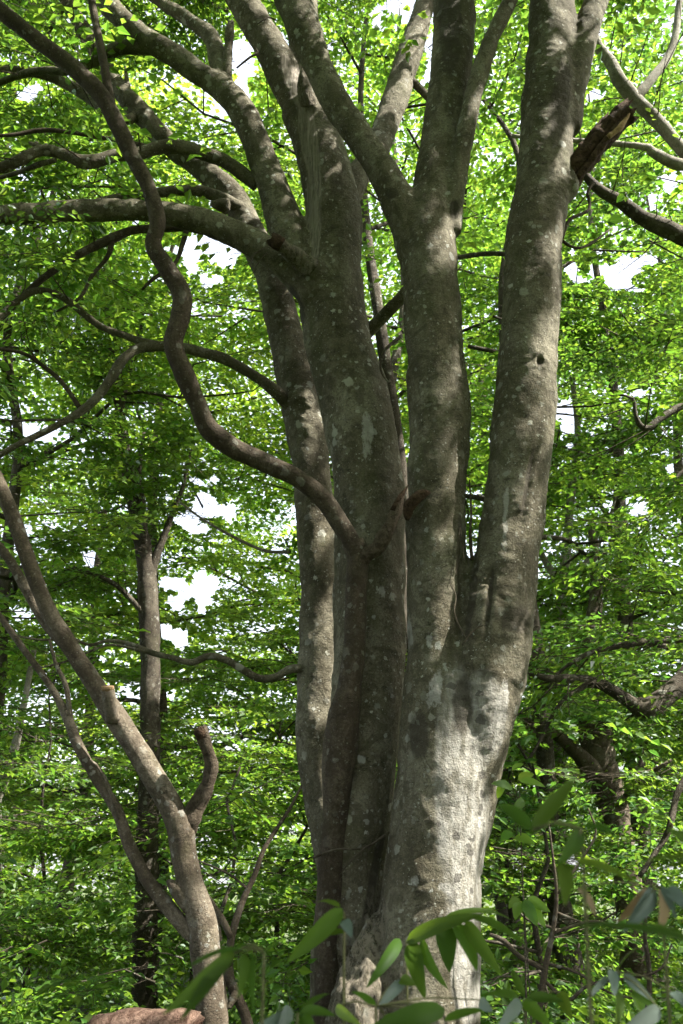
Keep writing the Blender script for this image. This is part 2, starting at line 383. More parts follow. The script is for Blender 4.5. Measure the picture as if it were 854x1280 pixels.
# shafts: where the sun finds its way down to the bark (point of the place, radius)
SHAFTS = []
def shaft(px, py, Y, r): SHAFTS.append((P(px, py, Y)[0], r))
for a in ((614, 880, 5.75, .11), (606, 935, 5.72, .12), (588, 985, 5.7, .09), (585, 1040, 5.7, .13), (572, 1095, 5.7, .14), (590, 1130, 5.7, .08), (600, 1180, 5.7, .07), (470, 1230, 5.8, .06), (560, 1085, 5.7, .08), (741, 15, 6.1, .22), (735, 70, 6.1, .14), (692, 440, 5.8, .13), (680, 520, 5.8, .08), (392, 492, 6.9, .18),
          (178, 940, 5.3, .17), (150, 895, 5.3, .12), (262, 1190, 5.3, .16), (265, 1250, 5.3, .20), (350, 345, 6.9, .15), (330, 300, 6.9, .12), (300, 240, 6.9, .15), (380, 900, 6.8, .14), (400, 1010, 6.8, .12),
          (290, 246, 7.1, .24), (250, 210, 7.2, .22), (212, 182, 7.3, .22), (160, 122, 7.4, .2), (385, 800, 6.8, .07), (378, 700, 6.8, .06), (505, 90, 7.4, .22), (470, 180, 7.2, .16), (300, 120, 6.6, .16), (330, 210, 6.5, .12), (180, 150, 7.2, .2), (540, 330, 5.9, .10), (548, 225, 6.1, .14), (595, 720, 5.8, .07), (195, 1268, 4.9, .2), (520, 1165, 2.3, .05), (785, 1070, 12.5, .5), (430, 560, 6.3, .05), (225, 1060, 5.3, .08), (255, 95, 6.6, .12), (460, 540, 6.2, .05), (695, 300, 5.8, .06)):
    shaft(*a)
for a in ((100, 1000, 9.5, .7), (50, 1120, 9, .6), (330, 900, 10.5, .6), (320, 1180, 9, .5), (690, 960, 9.5, .6), (800, 1010, 9, .6), (730, 1190, 8.5, .5), (140, 880, 12, .7), (60, 930, 11, .6), (300, 1030, 9.5, .5), (210, 1180, 9, .5), (650, 1130, 9, .4), (830, 930, 9.5, .5), (20, 1220, 8.5, .5), (120, 1230, 8.5, .4), (820, 1150, 8.5, .4)):
    shaft(*a)

def keep_leaves(c):
    px, py, zc = project(c)
    k = np.ones(len(c), bool)
    far = c[:, 1] > 7.5
    pq = np.stack([px / 17.0, py / 13.0, np.zeros_like(px)], -1)
    lim = 0.8 + 1.5 * vnoise(pq, 51) + 0.5 * vnoise(pq * 2.4, 52) + 0.3 * rng.random(len(c))
    for gx_, gy_, rx, ry in GAPS:
        d = ((px - gx_) / rx) ** 2 + ((py - gy_) / ry) ** 2
        k &= ~(far & (d < lim))
    for T, r in SHAFTS:
        v = c - T; al = v @ S
        pr = np.linalg.norm(v - al[:, None] * S, axis=1)
        k &= ~((al > 0.15) & (pr < r + 0.05))
    near = (np.linalg.norm(c - CAM, axis=1) < 3.2)
    for p_, w_ in OPEN:                               # trunks that stand in a small clearing, nothing growing just before them
        qx, qy, _ = project(p_); m_ = np.where((px > qx.min() - 30) & (px < qx.max() + 30) & (py > qy.min() - 10) & (py < qy.max() + 10) & (c[:, 1] < p_[0, 1]) & (c[:, 1] > 5))[0]
        if len(m_):
            dd_ = np.hypot(px[m_, None] - qx[None], (py[m_, None] - qy[None]) * 0.8).min(1)
            k[m_] &= ~((dd_ < w_) & (rng.random(len(m_)) < 0.88))
    for p_ in BARE:                                   # stretches of limb that carry no leaves on their lower side
        m_ = np.where((c[:, 0] > p_[:, 0].min() - .8) & (c[:, 0] < p_[:, 0].max() + .8) & (c[:, 2] > p_[:, 2].min() - 1) & (c[:, 2] < p_[:, 2].max() + 1) & (c[:, 1] > 4) & (c[:, 1] < p_[:, 1].max() + .1))[0]
        if len(m_):
            dv = c[m_][:, None] - p_[None]; pos = (dv[..., 0] ** 2 + (dv[..., 1] * 0.45) ** 2 + (dv[..., 2] + 0.5 * -dv[..., 1] * 0.9) ** 2)
            k[m_] &= ~((pos.min(1) < 0.24 ** 2) & (c[m_, 1] < p_[pos.argmin(1), 1] + .05))
    near |= (c[:, 1] < 6.9) & (px > 262) & (px < 770) & (py > -30) & (py < 900) & (zc > 4.6)
    near |= (zc < 4.6) & (px > -40) & (px < 894) & (py > -40) & (py < 1320) & (c[:, 2] > 1.6)
    return k & ~near

BARE = []; OPEN = []
LEAFCOUNT = [0]
class Crown:
    """collects sprays; builds one leaf mesh and one twig mesh"""
    def __init__(s): s.o, s.R, s.k, s.sc, s.tone = [], [], [], [], []
    def add(s, o, d, nrm, kind, sc, tone=0.5):
        s.o.append(o); s.R.append((d, nrm)); s.k.append(kind); s.sc.append(sc); s.tone.append(tone)
    def build(s, parent, origin, mat, six=False, twigs=True, twmat=None, name='crown'):
        if not s.o: return None
        o = np.array(s.o); R = rot_to(np.array([a for a, _ in s.R]), np.array([b for _, b in s.R])); sc = np.array(s.sc); tone = np.array(s.tone)
        shape = LEAF6 if six else LEAF4
        tm = rng.integers(0, 6, len(o)); kk = np.array(s.k)
        LV, TN = [], []; tw = Geo()
        for kind in set(s.k):
            for ti in range(6):
                m = np.where((kk == kind) & (tm == ti))[0]
                if not len(m): continue
                T = SPRAYS[kind][ti]
                lv = shape[None] * np.stack([T['L'] * T['a'], T['L'], T['L']], -1)[:, None]
                lv = np.einsum('lij,lvj->lvi', T['R'], lv) + T['O'][:, None]
                V = np.einsum('mij,lvj->mlvi', R[m] * sc[m][:, None, None], lv) + o[m][:, None, None]
                V = V.reshape(-1, len(shape), 3)
                tn = np.clip(np.repeat(tone[m], len(lv)) + rng.normal(0, 0.22, len(V)), 0, 1)
                c = V.mean(1); k = keep_leaves(c) & (c[:, 2] > ground_z(c[:, 0], c[:, 1]) + 0.02)
                if kind == 'coarse':
                    px, py, zc = project(c); k &= ~((zc < 14) & (px > -60) & (px < 914) & (py > -60) & (py < 1340))
                LV.append(V[k]); TN.append(tn[k])
                if twigs:
                    tv, tq, _ = T['tw']
                    W = np.einsum('mij,vj->mvi', R[m] * sc[m][:, None, None], tv) + o[m][:, None]
                    px, py, zc = project(o[m]); vis = (px > -100) & (px < 954) & (py > -100) & (py < 1400) & (zc < 16)
                    gk = keep_leaves(o[m]) & vis
                    W = W[gk]
                    if len(W):
                        q = tq[None] + (np.arange(len(W)) * len(tv))[:, None, None]
                        tw.add(W.reshape(-1, 3), q.reshape(-1, 4))
        V = np.vstack(LV); tn = np.concatenate(TN); nl = len(V); LEAFCOUNT[0] += nl
        base = np.arange(nl)[:, None] * len(shape)
        if six:
            q = np.vstack([base + np.array([0, 1, 2, 3]), base + np.array([0, 3, 4, 5])]); t = np.zeros((0, 3), int)
        else:
            q = np.zeros((0, 4), int); t = np.vstack([base + np.array([0, 1, 2]), base + np.array([0, 2, 3])])
        me = mesh_from(name, V.reshape(-1, 3) - np.asarray(origin), q, t, False, {'tint': np.repeat(tn, len(shape))})
        cr = obj(name, me, mat, parent, kind='stuff')
        if tw.v:
            geo_obj('twigs', tw, twmat or M['twig'], cr, origin, kind='stuff')
        return cr

# ------------------------------------------------------------------ the big grey tree
def px_line(rows, step=0.05):
    """rows of (px, py, depth, width px) to a resampled centreline in metres"""
    out = []
    for px, py, Y, w in rows:
        p, s = P(px, py, Y); out.append([*p, w * s / 2])
    return catmull(out, step)

TREE = {}
TREE['trunk'] = [[(522, 1450, 6.0, 215), (525, 1330, 6.0, 160), (528, 1280, 6.0, 142), (533, 1200, 6.0, 133), (539, 1100, 6.0, 124), (550, 1000, 6.0, 118), (556, 930, 6.0, 110), (570, 850, 6.0, 96)],
                 [(474, 1140, 6.0, 16), (466, 1180, 5.96, 44), (458, 1230, 5.93, 72), (452, 1290, 5.92, 92), (446, 1450, 5.9, 150)],
                 [(566, 1090, 6.1, 70), (575, 1030, 6.07, 78), (585, 970, 6.03, 84), (594, 915, 5.98, 88), (602, 868, 5.94, 86), (608, 815, 5.90, 78), (614, 760, 5.89, 66), (622, 690, 5.92, 44)],
                 [(552, 1180, 6.0, 60), (562, 1080, 6.0, 78), (570, 1010, 6.0, 84), (580, 960, 6.0, 86), (592, 910, 5.99, 90), (606, 858, 5.98, 92), (617, 800, 5.96, 92)]]
TREE['stem'] = [  # B, C, D, A
    [(418, 1450, 6.35, 150), (428, 1330, 6.35, 105), (430, 1280, 6.35, 90), (433, 1200, 6.35, 88), (440, 1100, 6.35, 86), (450, 1000, 6.35, 86), (456, 900, 6.36, 92), (461, 800, 6.38, 90), (463, 700, 6.4, 88), (461, 600, 6.4, 87), (443, 500, 6.4, 88), (421, 420, 6.4, 84), (413, 350, 6.4, 82), (416, 300, 6.4, 74), (415, 250, 6.4, 70), (403, 195, 6.42, 62), (380, 135, 6.45, 58)],
    [(545, 960, 6.0, 96), (551, 880, 6.0, 92), (550, 800, 6.0, 82), (546, 700, 6.0, 76), (547, 600, 6.0, 75), (549, 520, 6.0, 78), (541, 400, 6.0, 71), (536, 310, 6.0, 69), (535, 270, 6.01, 62), (540, 235, 6.04, 46), (545, 205, 6.06, 24)],
    [(608, 850, 5.97, 96), (622, 770, 5.95, 88), (632, 700, 5.94, 82), (647, 600, 5.92, 79), (657, 500, 5.92, 78), (663, 400, 5.92, 73), (668, 300, 5.94, 72), (679, 220, 5.96, 68), (687, 130, 6.0, 68), (689, 60, 6.02, 60), (690, 0, 6.05, 56), (692, -90, 6.1, 52), (700, -220, 6.2, 44)],
    [(430, 1450, 6.8, 90), (436, 1250, 6.82, 60), (428, 1120, 6.84, 56), (420, 1060, 6.85, 55), (402, 970, 6.87, 55), (396, 910, 6.88, 55), (398, 860, 6.9, 54), (401, 760, 6.92, 53), (396, 660, 6.95, 48), (386, 560, 7.0, 48), (377, 500, 7.02, 52), (357, 420, 7.08, 45), (340, 350, 7.12, 39), (317, 300, 7.18, 36), (294, 250, 7.22, 34), (255, 213, 7.3, 30), (214, 183, 7.35, 27), (168, 132, 7.4, 26), (142, 100, 7.45, 23), (100, 30, 7.5, 19), (60, -50, 7.6, 16)]]
TREE['limb'] = [
    [(390, 350, 6.38, 60), (362, 292, 6.35, 48), (345, 245, 6.33, 41), (329, 200, 6.3, 37), (303, 140, 6.3, 35), (275, 108, 6.3, 34), (247, 90, 6.3, 28), (212, 66, 6.3, 28), (171, 40, 6.3, 28), (136, 6, 6.3, 27), (90, -50, 6.3, 24)],
    [(285, 118, 6.3, 26), (274, 80, 6.36, 22), (264, 46, 6.4, 22), (235, 24, 6.45, 18), (205, 6, 6.5, 15), (170, -20, 6.6, 13)],
    [(400, 370, 6.3, 52), (372, 343, 6.28, 42), (336, 313, 6.2, 37), (290, 290, 6.15, 33), (240, 273, 6.1, 30), (180, 263, 6.05, 27), (100, 263, 6.0, 27), (0, 268, 5.95, 27), (-110, 275, 5.9, 24)],
    [(385, 150, 6.45, 46), (357, 100, 6.47, 44), (338, 60, 6.5, 42), (318, 25, 6.5, 38), (298, -10, 6.55, 36), (270, -70, 6.6, 32)],
    [(398, 175, 6.48, 46), (392, 110, 6.52, 44), (380, 40, 6.58, 42), (372, -30, 6.6, 38), (365, -120, 6.7, 32)],
    [(415, 300, 6.5, 34), (442, 232, 6.7, 32), (472, 185, 6.95, 32), (498, 110, 7.2, 33), (518, 50, 7.4, 30), (532, 0, 7.5, 25), (548, -70, 7.6, 20)],
    [(525, 320, 6.0, 52), (498, 252, 5.97, 42), (472, 205, 5.94, 37), (447, 168, 5.92, 36), (421, 130, 5.9, 36), (400, 85, 5.88, 36), (384, 45, 5.88, 40), (366, 0, 5.9, 44), (335, -70, 5.9, 40)],
    [(536, 300, 6.02, 60), (546, 220, 6.05, 54), (554, 160, 6.1, 52), (564, 90, 6.14, 52), (568, 40, 6.18, 52), (567, 0, 6.2, 50), (562, -90, 6.3, 44), (560, -200, 6.4, 36)],
    [(560, 290, 5.98, 34), (567, 245, 5.95, 27), (577, 190, 5.92, 24), (589, 130, 5.9, 23), (602, 85, 5.88, 24), (618, 42, 5.86, 21), (638, 0, 5.85, 19), (670, -70, 5.8, 16)],
    [(700, 160, 6.0, 50), (716, 100, 6.0, 40), (730, 50, 6.02, 34), (744, 5, 6.05, 31), (772, -70, 6.1, 28)]]
TREE['broken_stub'] = [[(398, 345, 6.2, 30), (375, 325, 6.1, 24), (356, 310, 6.0, 19), (349, 305, 5.97, 18)],
                       [(390, 150, 6.33, 22), (383, 122, 6.24, 20), (379, 100, 6.2, 14), (377, 88, 6.19, 8)]]
KNOBS = [(584, 845, 5.86, 40), (603, 866, 5.88, 50), (610, 756, 5.86, 54), (648, 775, 5.88, 40), (672, 452, 5.80, 24), (700, 232, 5.93, 46), (378, 502, 6.92, 40), (468, 695, 6.25, 30), (405, 345, 6.28, 34), (284, 112, 6.30, 26), (216, 184, 7.35, 22)]

BARE.append(px_line([r_ for r_ in TREE['stem'][3] if r_[1] < 360], 0.2)[:, :3])
rmg = Geo(); axes = []
seed = 1
for part, lists in TREE.items():
    for k, rows in enumerate(lists):
        c = px_line(rows, 0.045); seed += 3
        rough = {'trunk': 0.045, 'stem': 0.05, 'limb': 0.055, 'broken_stub': 0.12}[part]
        rmg.add(*tube(c, 28 if part != 'broken_stub' else 14, seed, rough, 0, 3.2))
        axes.append((part, k, c))
for px, py, Y, w in KNOBS:
    p, s = P(px, py, Y); r = w * s / 2
    c = np.array([[*(p + np.array([0, 0, dz * r])), r * math.sqrt(max(0.02, 1 - dz * dz))] for dz in np.linspace(-0.99, 0.99, 9)])
    rmg.add(*tube(c, 12, seed, 0.12, 0, 14)); seed += 1
V, q, t = rmg.arrays()
tmp = obj('tmp', mesh_from('tmp', V, q, t), None)
md = tmp.modifiers.new('r', 'REMESH'); md.mode = 'VOXEL'; md.voxel_size = 0.0148
dg = bpy.context.evaluated_depsgraph_get(); ev = tmp.evaluated_get(dg); me = ev.to_mesh()
V = np.empty(len(me.vertices) * 3, np.float32); me.vertices.foreach_get('co', V); V = V.reshape(-1, 3).astype(float)
E = np.empty(len(me.edges) * 2, np.int32); me.edges.foreach_get('vertices', E); E = E.reshape(-1, 2)
LT = np.empty(len(me.polygons), np.int32); me.polygons.foreach_get('loop_total', LT)
LI = np.empty(len(me.loops), np.int32); me.loops.foreach_get('vertex_index', LI)
assert (LT == 4).all()
Q = LI.reshape(-1, 4)
ev.to_mesh_clear(); tm_ = tmp.data; bpy.data.objects.remove(tmp); bpy.data.meshes.remove(tm_)
nv = len(V); deg = np.bincount(E.ravel(), minlength=nv).astype(float)
def lap(X):
    s_ = np.stack([np.bincount(E[:, 0], X[E[:, 1], i], nv) + np.bincount(E[:, 1], X[E[:, 0], i], nv) for i in range(3)], -1)
    return s_ / deg[:, None]
for it in range(5):                       # Taubin smoothing keeps the girth
    V = V + 0.55 * (lap(V) - V); V = V - 0.50 * (lap(V) - V)
for it in range(4): V = V + 0.5 * (lap(V) - V)
def vnormals(V):
    nq = np.cross(V[Q[:, 2]] - V[Q[:, 0]], V[Q[:, 3]] - V[Q[:, 1]])
    n_ = np.zeros((nv, 3))
    for i in range(3):
        for j in range(4): n_[:, i] += np.bincount(Q[:, j], nq[:, i], nv)
    return n_ / (np.linalg.norm(n_, axis=1)[:, None] + 1e-12)
NO = vnormals(V)
# regions of bark, set by where they are on the tree
px, py, zc = project(V); facing = np.sum(NO * (CAM - V), 1) / np.linalg.norm(CAM - V, axis=1)
def region(cx, cy, rx, ry, soft=0.5, ang=0.0):
    ca, sa = math.cos(math.radians(ang)), math.sin(math.radians(ang))
    u = ((px - cx) * ca + (py - cy) * sa) / rx; v = (-(px - cx) * sa + (py - cy) * ca) / ry
    d = np.sqrt(u * u + v * v)
    return np.clip((1 + soft - d) / (2 * soft), 0, 1) * np.clip(facing * 5 + 0.6, 0, 1)
which = np.zeros(nv, int); best = np.full(nv, 1e9)
for i, (part, k, c) in enumerate(axes):
    cc_ = c[::3] if part != 'broken_stub' else c
    for s0 in range(0, nv, 60000):
        sl_ = slice(s0, s0 + 60000)
        w_ = V[sl_]; ck = cc_ if part != 'broken_stub' else cc_[2:]
        d = (w_ * w_).sum(1)[:, None] + (ck[:, :3] ** 2).sum(1)[None] - 2 * w_ @ ck[:, :3].T
        d = np.sqrt(np.maximum(d, 0)) / ck[None, :, 3] * (1.0 if part != 'broken_stub' else 1.05)
        d = d.min(1); m = d < best[sl_]
        best[sl_] = np.where(m, d, best[sl_]); which[sl_] = np.where(m, i, which[sl_])
onB = np.isin(which, [i for i, a in enumerate(axes) if a[0] == 'stem' and a[1] == 0 or a[0] == 'limb' and a[1] in (3, 4)])
bare = np.maximum.reduce([region(391, 262, 11, 80, 0.3, 1), region(386, 170, 12, 62, 0.3, -8), region(372, 110, 11, 45, 0.3, -22)]) * onB
bare = np.maximum(bare, region(378, 100, 8, 22, 0.3, -10) * onB)
pale = np.maximum.reduce([region(459, 540, 8, 32, 0.4, 0), region(542, 862, 11, 28, 0.5, 10), region(600, 878, 3.5, 24, 0.4), region(628, 885, 8, 34, 0.5, 8), region(511, 790, 4, 20, 0.4), region(536, 800, 5, 12, 0.5), region(478, 740, 5, 8, 0.5), region(560, 1110, 12, 8, 0.6), region(518, 1102, 5, 7, 0.5), region(632, 640, 4, 60, 0.6, 3)])
spot = np.maximum(region(577, 1010, 34, 170, 0.35, -2), region(585, 1220, 22, 60, 0.35)); spot = np.maximum(spot, region(600, 900, 32, 60, 0.4, 8))
stain = np.maximum.reduce([region(525, 920, 14, 32, 0.6), region(578, 880, 14, 40, 0.6), region(645, 775, 22, 18, 0.6), region(700, 130, 14, 60, 0.7, 5), region(612, 752, 4, 40, 0.5, 6), region(562, 30, 16, 70, 0.5), region(569, 262, 7, 14, 0.5), region(676, 452, 5, 7, 0.5), region(372, 380, 8, 24, 0.5, -20), region(490, 242, 10, 8, 0.6), region(590, 750, 5, 50, 0.5, 8), region(455, 640, 40, 60, 0.8) * 0.5, region(468, 1090, 5, 70, 0.5, 12), region(548, 110, 6, 60, 0.9) * 0.55, region(660, 600, 4, 60, 0.4, 10) * 0.8, region(575, 700, 4, 60, 0.5)])
rough = np.maximum.reduce([region(452, 1240, 42, 75, 0.35), region(468, 1165, 16, 40, 0.5)])
rough = np.maximum(rough, np.where([axes[w][0] == 'broken_stub' for w in which], 0.6, 0))
# relief: undulation, wrinkled collars, flakes
dsp = 0.010 * vnoise(V * 5, 11) + 0.006 * vnoise(V * np.array([14, 14, 9]), 12) + 0.0035 * vnoise(V * np.array([30, 30, 40]), 13)
wr = np.maximum.reduce([region(604, 740, 34, 60, 0.6), region(645, 780, 24, 30, 0.6) * 0.8, region(703, 225, 20, 40, 0.6) * 0.8, region(376, 505, 20, 26, 0.6), region(690, 110, 26, 70, 0.7) * 0.5, region(590, 850, 26, 40, 0.6), region(564, 262, 20, 24, 0.6) * 0.7, region(672, 452, 16, 24, 0.6) * 0.8])
ph = V[:, 2] * 130 + 9.0 * vnoise(V * 4, 21) + 4.0 * vnoise(V * 11, 22) + V[:, 0] * 30
dsp += wr * 0.0042 * np.sin(ph) * (0.5 + vnoise(V * 9, 23)) + wr * 0.010 * vnoise(V * np.array([16, 16, 34]), 24)
dsp += rough * (0.016 * vnoise(V * np.array([26, 26, 9]), 31) + 0.012 * vnoise(V * np.array([50, 50, 22]), 32))
dsp -= bare * 0.006
dsp -= 0.028 * np.maximum.reduce([region(612, 752, 3.5, 36, 0.7, 6), region(675, 449, 3, 5, 0.6), region(662, 600, 2.5, 50, 0.7, 10) * 0.5, region(578, 720, 3, 60, 0.7, 4), region(569, 260, 3, 10, 0.7), region(520, 630, 5, 10, 0.6, 35), region(478, 1100, 3, 60, 0.8, 14)])
V = V + NO * dsp[:, None]
NO = vnormals(V)

base0 = np.array([0.35, 6.2, 0.0])
beech = empty('beech_tree', base0, 'big smooth grey tree with several lichen-spotted stems rising from one butt', 'tree')
fw = which[Q[:, 0]]
for i, (part, k, c) in enumerate(axes):
    f = Q[fw == i]
    if not len(f): continue
    u, inv = np.unique(f, return_inverse=True)
    me = mesh_from(part, V[u] - base0, inv.reshape(-1, 4), np.zeros((0, 3), int), True, dict(bare=bare[u], pale=pale[u], spot=spot[u], stain=stain[u], rough=rough[u]))
    me.normals_split_custom_set_from_vertices(NO[u].astype(np.float32))
    obj(part, me, M['beech'], beech)
bxy = None
# broken ends
def stub(name, rows, mat, parent, origin, ragged, sides=14, roughn=0.2, seed=5, step=0.03, freq=14):
    c = px_line(rows, step); g_ = Geo(); g_.add(*tube(c, sides, seed, roughn, ragged, freq))
    return geo_obj(name, g_, mat, parent, origin)
stub('broken_end', [(352, 307, 5.975, 17), (346, 303, 5.96, 18), (339, 298, 5.945, 17)], M['rot'], beech, base0, 0.015)
stub('dead_snag', [(702, 232, 5.95, 26), (718, 215, 5.92, 30), (735, 192, 5.88, 29), (752, 172, 5.85, 28), (768, 154, 5.82, 28), (784, 140, 5.8, 26)], M['rot'], beech, base0, 0.05, 22, 0.22, 9, 0.02, 18)
for rows in ([(722, 222, 5.86, 8), (745, 192, 5.80, 10), (766, 164, 5.76, 9), (782, 146, 5.74, 3)], [(716, 205, 5.9, 6), (733, 178, 5.86, 9), (750, 156, 5.83, 8), (760, 142, 5.82, 2)], [(760, 172, 5.75, 7), (776, 158, 5.74, 8), (788, 140, 5.75, 3)]):
    stub('splinter', rows, M['cut'] if rows[0][0] == 760 else M['rot'], beech, base0, 0.02, 7, 0.3, 10, 0.02, 20)
stub('bark_flap', [(509, 650, 5.83, 5), (511, 636, 5.79, 13), (519, 624, 5.76, 16), (530, 617, 5.75, 12), (536, 616, 5.77, 4)], M['rot'], beech, base0, 0.01, 10, 0.25, 12, 0.015, 20)
stub('broken_twig', [(282, 104, 6.31, 15), (284, 80, 6.30, 12), (286, 58, 6.29, 11), (287, 42, 6.28, 12), (289, 28, 6.27, 8)], M['beech'], beech, base0, 0.02, 8, 0.2, 12, 0.015)

# thinner branches of the big tree, each a tube rooted in its stem
BR = [
    [(322, 232, 6.4, 18), (302, 216, 6.35, 17), (278, 200, 6.3, 17), (252, 191, 6.25, 17), (225, 183, 6.2, 18), (200, 184, 6.15, 16), (176, 191, 6.1, 15), (145, 194, 6.05, 16), (108, 203, 6.0, 17), (80, 193, 5.98, 14), (52, 188, 5.95, 14), (25, 200, 5.9, 14), (0, 210, 5.9, 14), (-60, 225, 5.85, 12)],
    [(66, 190, 5.96, 11), (50, 184, 5.95, 8), (36, 178, 5.93, 3)],
    [(306, 262, 7.15, 16), (282, 250, 7.05, 16), (262, 242, 7.0, 15), (240, 238, 6.95, 14), (201, 240, 6.9, 13), (165, 245, 6.85, 11), (130, 250, 6.8, 9), (80, 270, 6.75, 6), (30, 290, 6.7, 4)],
    [(283, 258, 7.05, 20), (272, 256, 7.0, 14), (263, 254, 6.98, 6)],
    [(325, 315, 7.15, 13), (280, 293, 7.1, 12), (237, 285, 7.05, 10), (196, 286, 7.0, 11), (166, 288, 6.95, 11), (141, 298, 6.9, 12), (118, 308, 6.85, 11), (95, 320, 6.8, 10), (72, 335, 6.75, 9), (42, 358, 6.7, 8), (0, 400, 6.6, 7)],
    [(141, 296, 6.9, 8), (135, 320, 6.88, 6), (115, 345, 6.85, 5), (100, 372, 6.8, 4), (70, 390, 6.8, 3)],
    [(233, 288, 7.04, 7), (228, 306, 7.0, 6), (218, 330, 6.95, 5), (190, 350, 6.9, 5), (178, 362, 6.88, 3)],
    [(376, 520, 7.0, 26), (358, 503, 6.92, 18), (344, 489, 6.85, 16), (325, 474, 6.8, 14), (302, 460, 6.75, 14), (276, 447, 6.7, 14), (250, 440, 6.65, 13), (225, 434, 6.6, 13), (198, 433, 6.55, 13), (172, 436, 6.5, 13), (154, 450, 6.45, 13), (140, 471, 6.4, 13), (124, 494, 6.37, 12), (103, 513, 6.35, 11), (75, 530, 6.3, 9), (45, 545, 6.25, 9), (20, 557, 6.2, 8), (-10, 575, 6.2, 8)],
    [(205, 432, 6.55, 10), (180, 428, 6.52, 10), (152, 418, 6.5, 9), (128, 409, 6.48, 9), (108, 395, 6.45, 9), (88, 378, 6.4, 9), (66, 366, 6.38, 9), (42, 364, 6.35, 9), (20, 378, 6.3, 9), (0, 396, 6.3, 9), (-30, 420, 6.25, 8)],
    [(101, 512, 6.36, 7), (88, 492, 6.33, 6), (74, 474, 6.3, 6), (52, 456, 6.28, 5), (30, 442, 6.25, 5), (0, 436, 6.2, 5), (-20, 434, 6.2, 4)],
    [(392, 838, 6.85, 13), (365, 836, 6.8, 11), (345, 846, 6.78, 10), (325, 848, 6.75, 10), (305, 838, 6.72, 9), (285, 826, 6.7, 9), (262, 820, 6.68, 9), (240, 828, 6.65, 8), (215, 822, 6.62, 7), (190, 816, 6.6, 7), (162, 805, 6.58, 6), (135, 801, 6.55, 5), (112, 806, 6.5, 4), (85, 797, 6.48, 4), (55, 800, 6.45, 3), (20, 795, 6.4, 3)],
    [(195, 818, 6.6, 4), (170, 812, 6.57, 4), (140, 806, 6.52, 3.5), (118, 812, 6.5, 3), (85, 826, 6.45, 3), (50, 835, 6.4, 2)],
    [(535, 340, 6.9, 18), (500, 374, 7.0, 17), (480, 395, 7.1, 16), (462, 414, 7.2, 15), (440, 445, 7.3, 14)],
    [(640, 318, 6.2, 6), (610, 317, 6.4, 6), (585, 320, 6.6, 6), (560, 324, 6.8, 5)],
    [(500, 90, 7.3, 10), (515, 102, 7.3, 11), (527, 113, 7.3, 11), (545, 128, 7.3, 11), (580, 150, 7.4, 8)],
    [(130, 140, 7.4, 17), (110, 120, 7.4, 16), (60, 95, 7.3, 12), (0, 85, 7.2, 9)],
    [(190, 58, 6.32, 20), (150, 60, 6.4, 18), (120, 75, 6.5, 15), (85, 88, 6.6, 12), (40, 90, 6.7, 10), (-20, 110, 6.8, 8)],
    [(172, 144, 7.38, 14), (158, 150, 7.3, 12), (140, 148, 7.25, 9), (118, 150, 7.2, 6)],
    [(160, 112, 7.4, 8), (158, 95, 7.4, 6), (157, 84, 7.4, 3)],
    [(190, 186, 6.13, 7), (170, 180, 6.1, 6), (85, 165, 6.1, 5), (50, 163, 6.1, 6), (20, 168, 6.05, 5), (-10, 170, 6.0, 4)],
    [(70, 200, 5.97, 7), (50, 205, 6.0, 7), (25, 215, 6.05, 6), (0, 222, 6.1, 5)],
    [(502, 420, 6.3, 5), (492, 428, 6.25, 5), (480, 440, 6.2, 4), (476, 462, 6.18, 3), (487, 480, 6.16, 2.5)],
    [(702, 300, 5.98, 5), (712, 275, 6.0, 5), (736, 262, 6.05, 4), (735, 240, 6.1, 4), (742, 229, 6.12, 3)],
    [(700, 296, 6.0, 4), (708, 305, 6.0, 4), (725, 310, 6.05, 3.5), (745, 300, 6.1, 3), (765, 285, 6.2, 2.5)],
    [(590, 700, 5.85, 5), (588, 670, 5.86, 4), (589, 640, 5.88, 3), (587, 600, 5.9, 2)],
    [(362, 690, 6.95, 5), (330, 688, 7.2, 4), (290, 670, 7.5, 4), (255, 650, 7.8, 3), (225, 628, 8.1, 3)],
]
for i_ in (0, 2, 7, 8, 10): BARE.append(px_line(BR[i_], 0.25)[:, :3])
for k, rows in enumerate(BR):
    g_ = Geo(); g_.add(*tube(px_line(rows, 0.03), 10, 40 + k, 0.10, 0.0, 9))
    V_, q_, t_ = g_.arrays()
    me = mesh_from('branch', V_ - base0, q_, t_)
    obj('branch', me, M['beech'] if k not in (4, 5, 6, 9, 19, 21, 22, 23, 24) else M['brown'], beech)
TW = [[(392, 1072, 6.12, 3), (420, 1062, 6.05, 3), (455, 1060, 6.02, 3), (484, 1042, 6.0, 3)], [(424, 1095, 6.05, 1.2), (437, 1078, 5.98, 2), (456, 1060, 5.95, 2), (470, 1052, 5.95, 2), (487, 1040, 5.95, 2.5)], [(460, 1098, 6.02, 1.2), (458, 1075, 5.98, 1.5), (462, 1058, 5.96, 1.6)],
      [(584, 800, 5.72, 2), (576, 786, 5.72, 2), (568, 765, 5.74, 1.8), (570, 745, 5.76, 1.6), (562, 728, 5.78, 1.2)], [(606, 780, 5.70, 2.2), (590, 790, 5.69, 2.4), (578, 806, 5.68, 2)], [(580, 700, 5.80, 1.6), (575, 660, 5.82, 1.5), (570, 720, 5.8, 1)],
      [(330, 310, 6.1, 2), (318, 318, 6.05, 1.8), (312, 328, 6.0, 1.4), (305, 332, 5.98, 1)], [(334, 316, 6.1, 2), (322, 330, 6.05, 1.6), (316, 342, 6.02, 1.2)], [(345, 25, 6.2, 2.5), (335, 22, 6.15, 2), (322, 30, 6.1, 1.5)], [(296, 85, 6.3, 2.5), (312, 72, 6.3, 3), (322, 66, 6.3, 3), (318, 58, 6.3, 1.5)]]
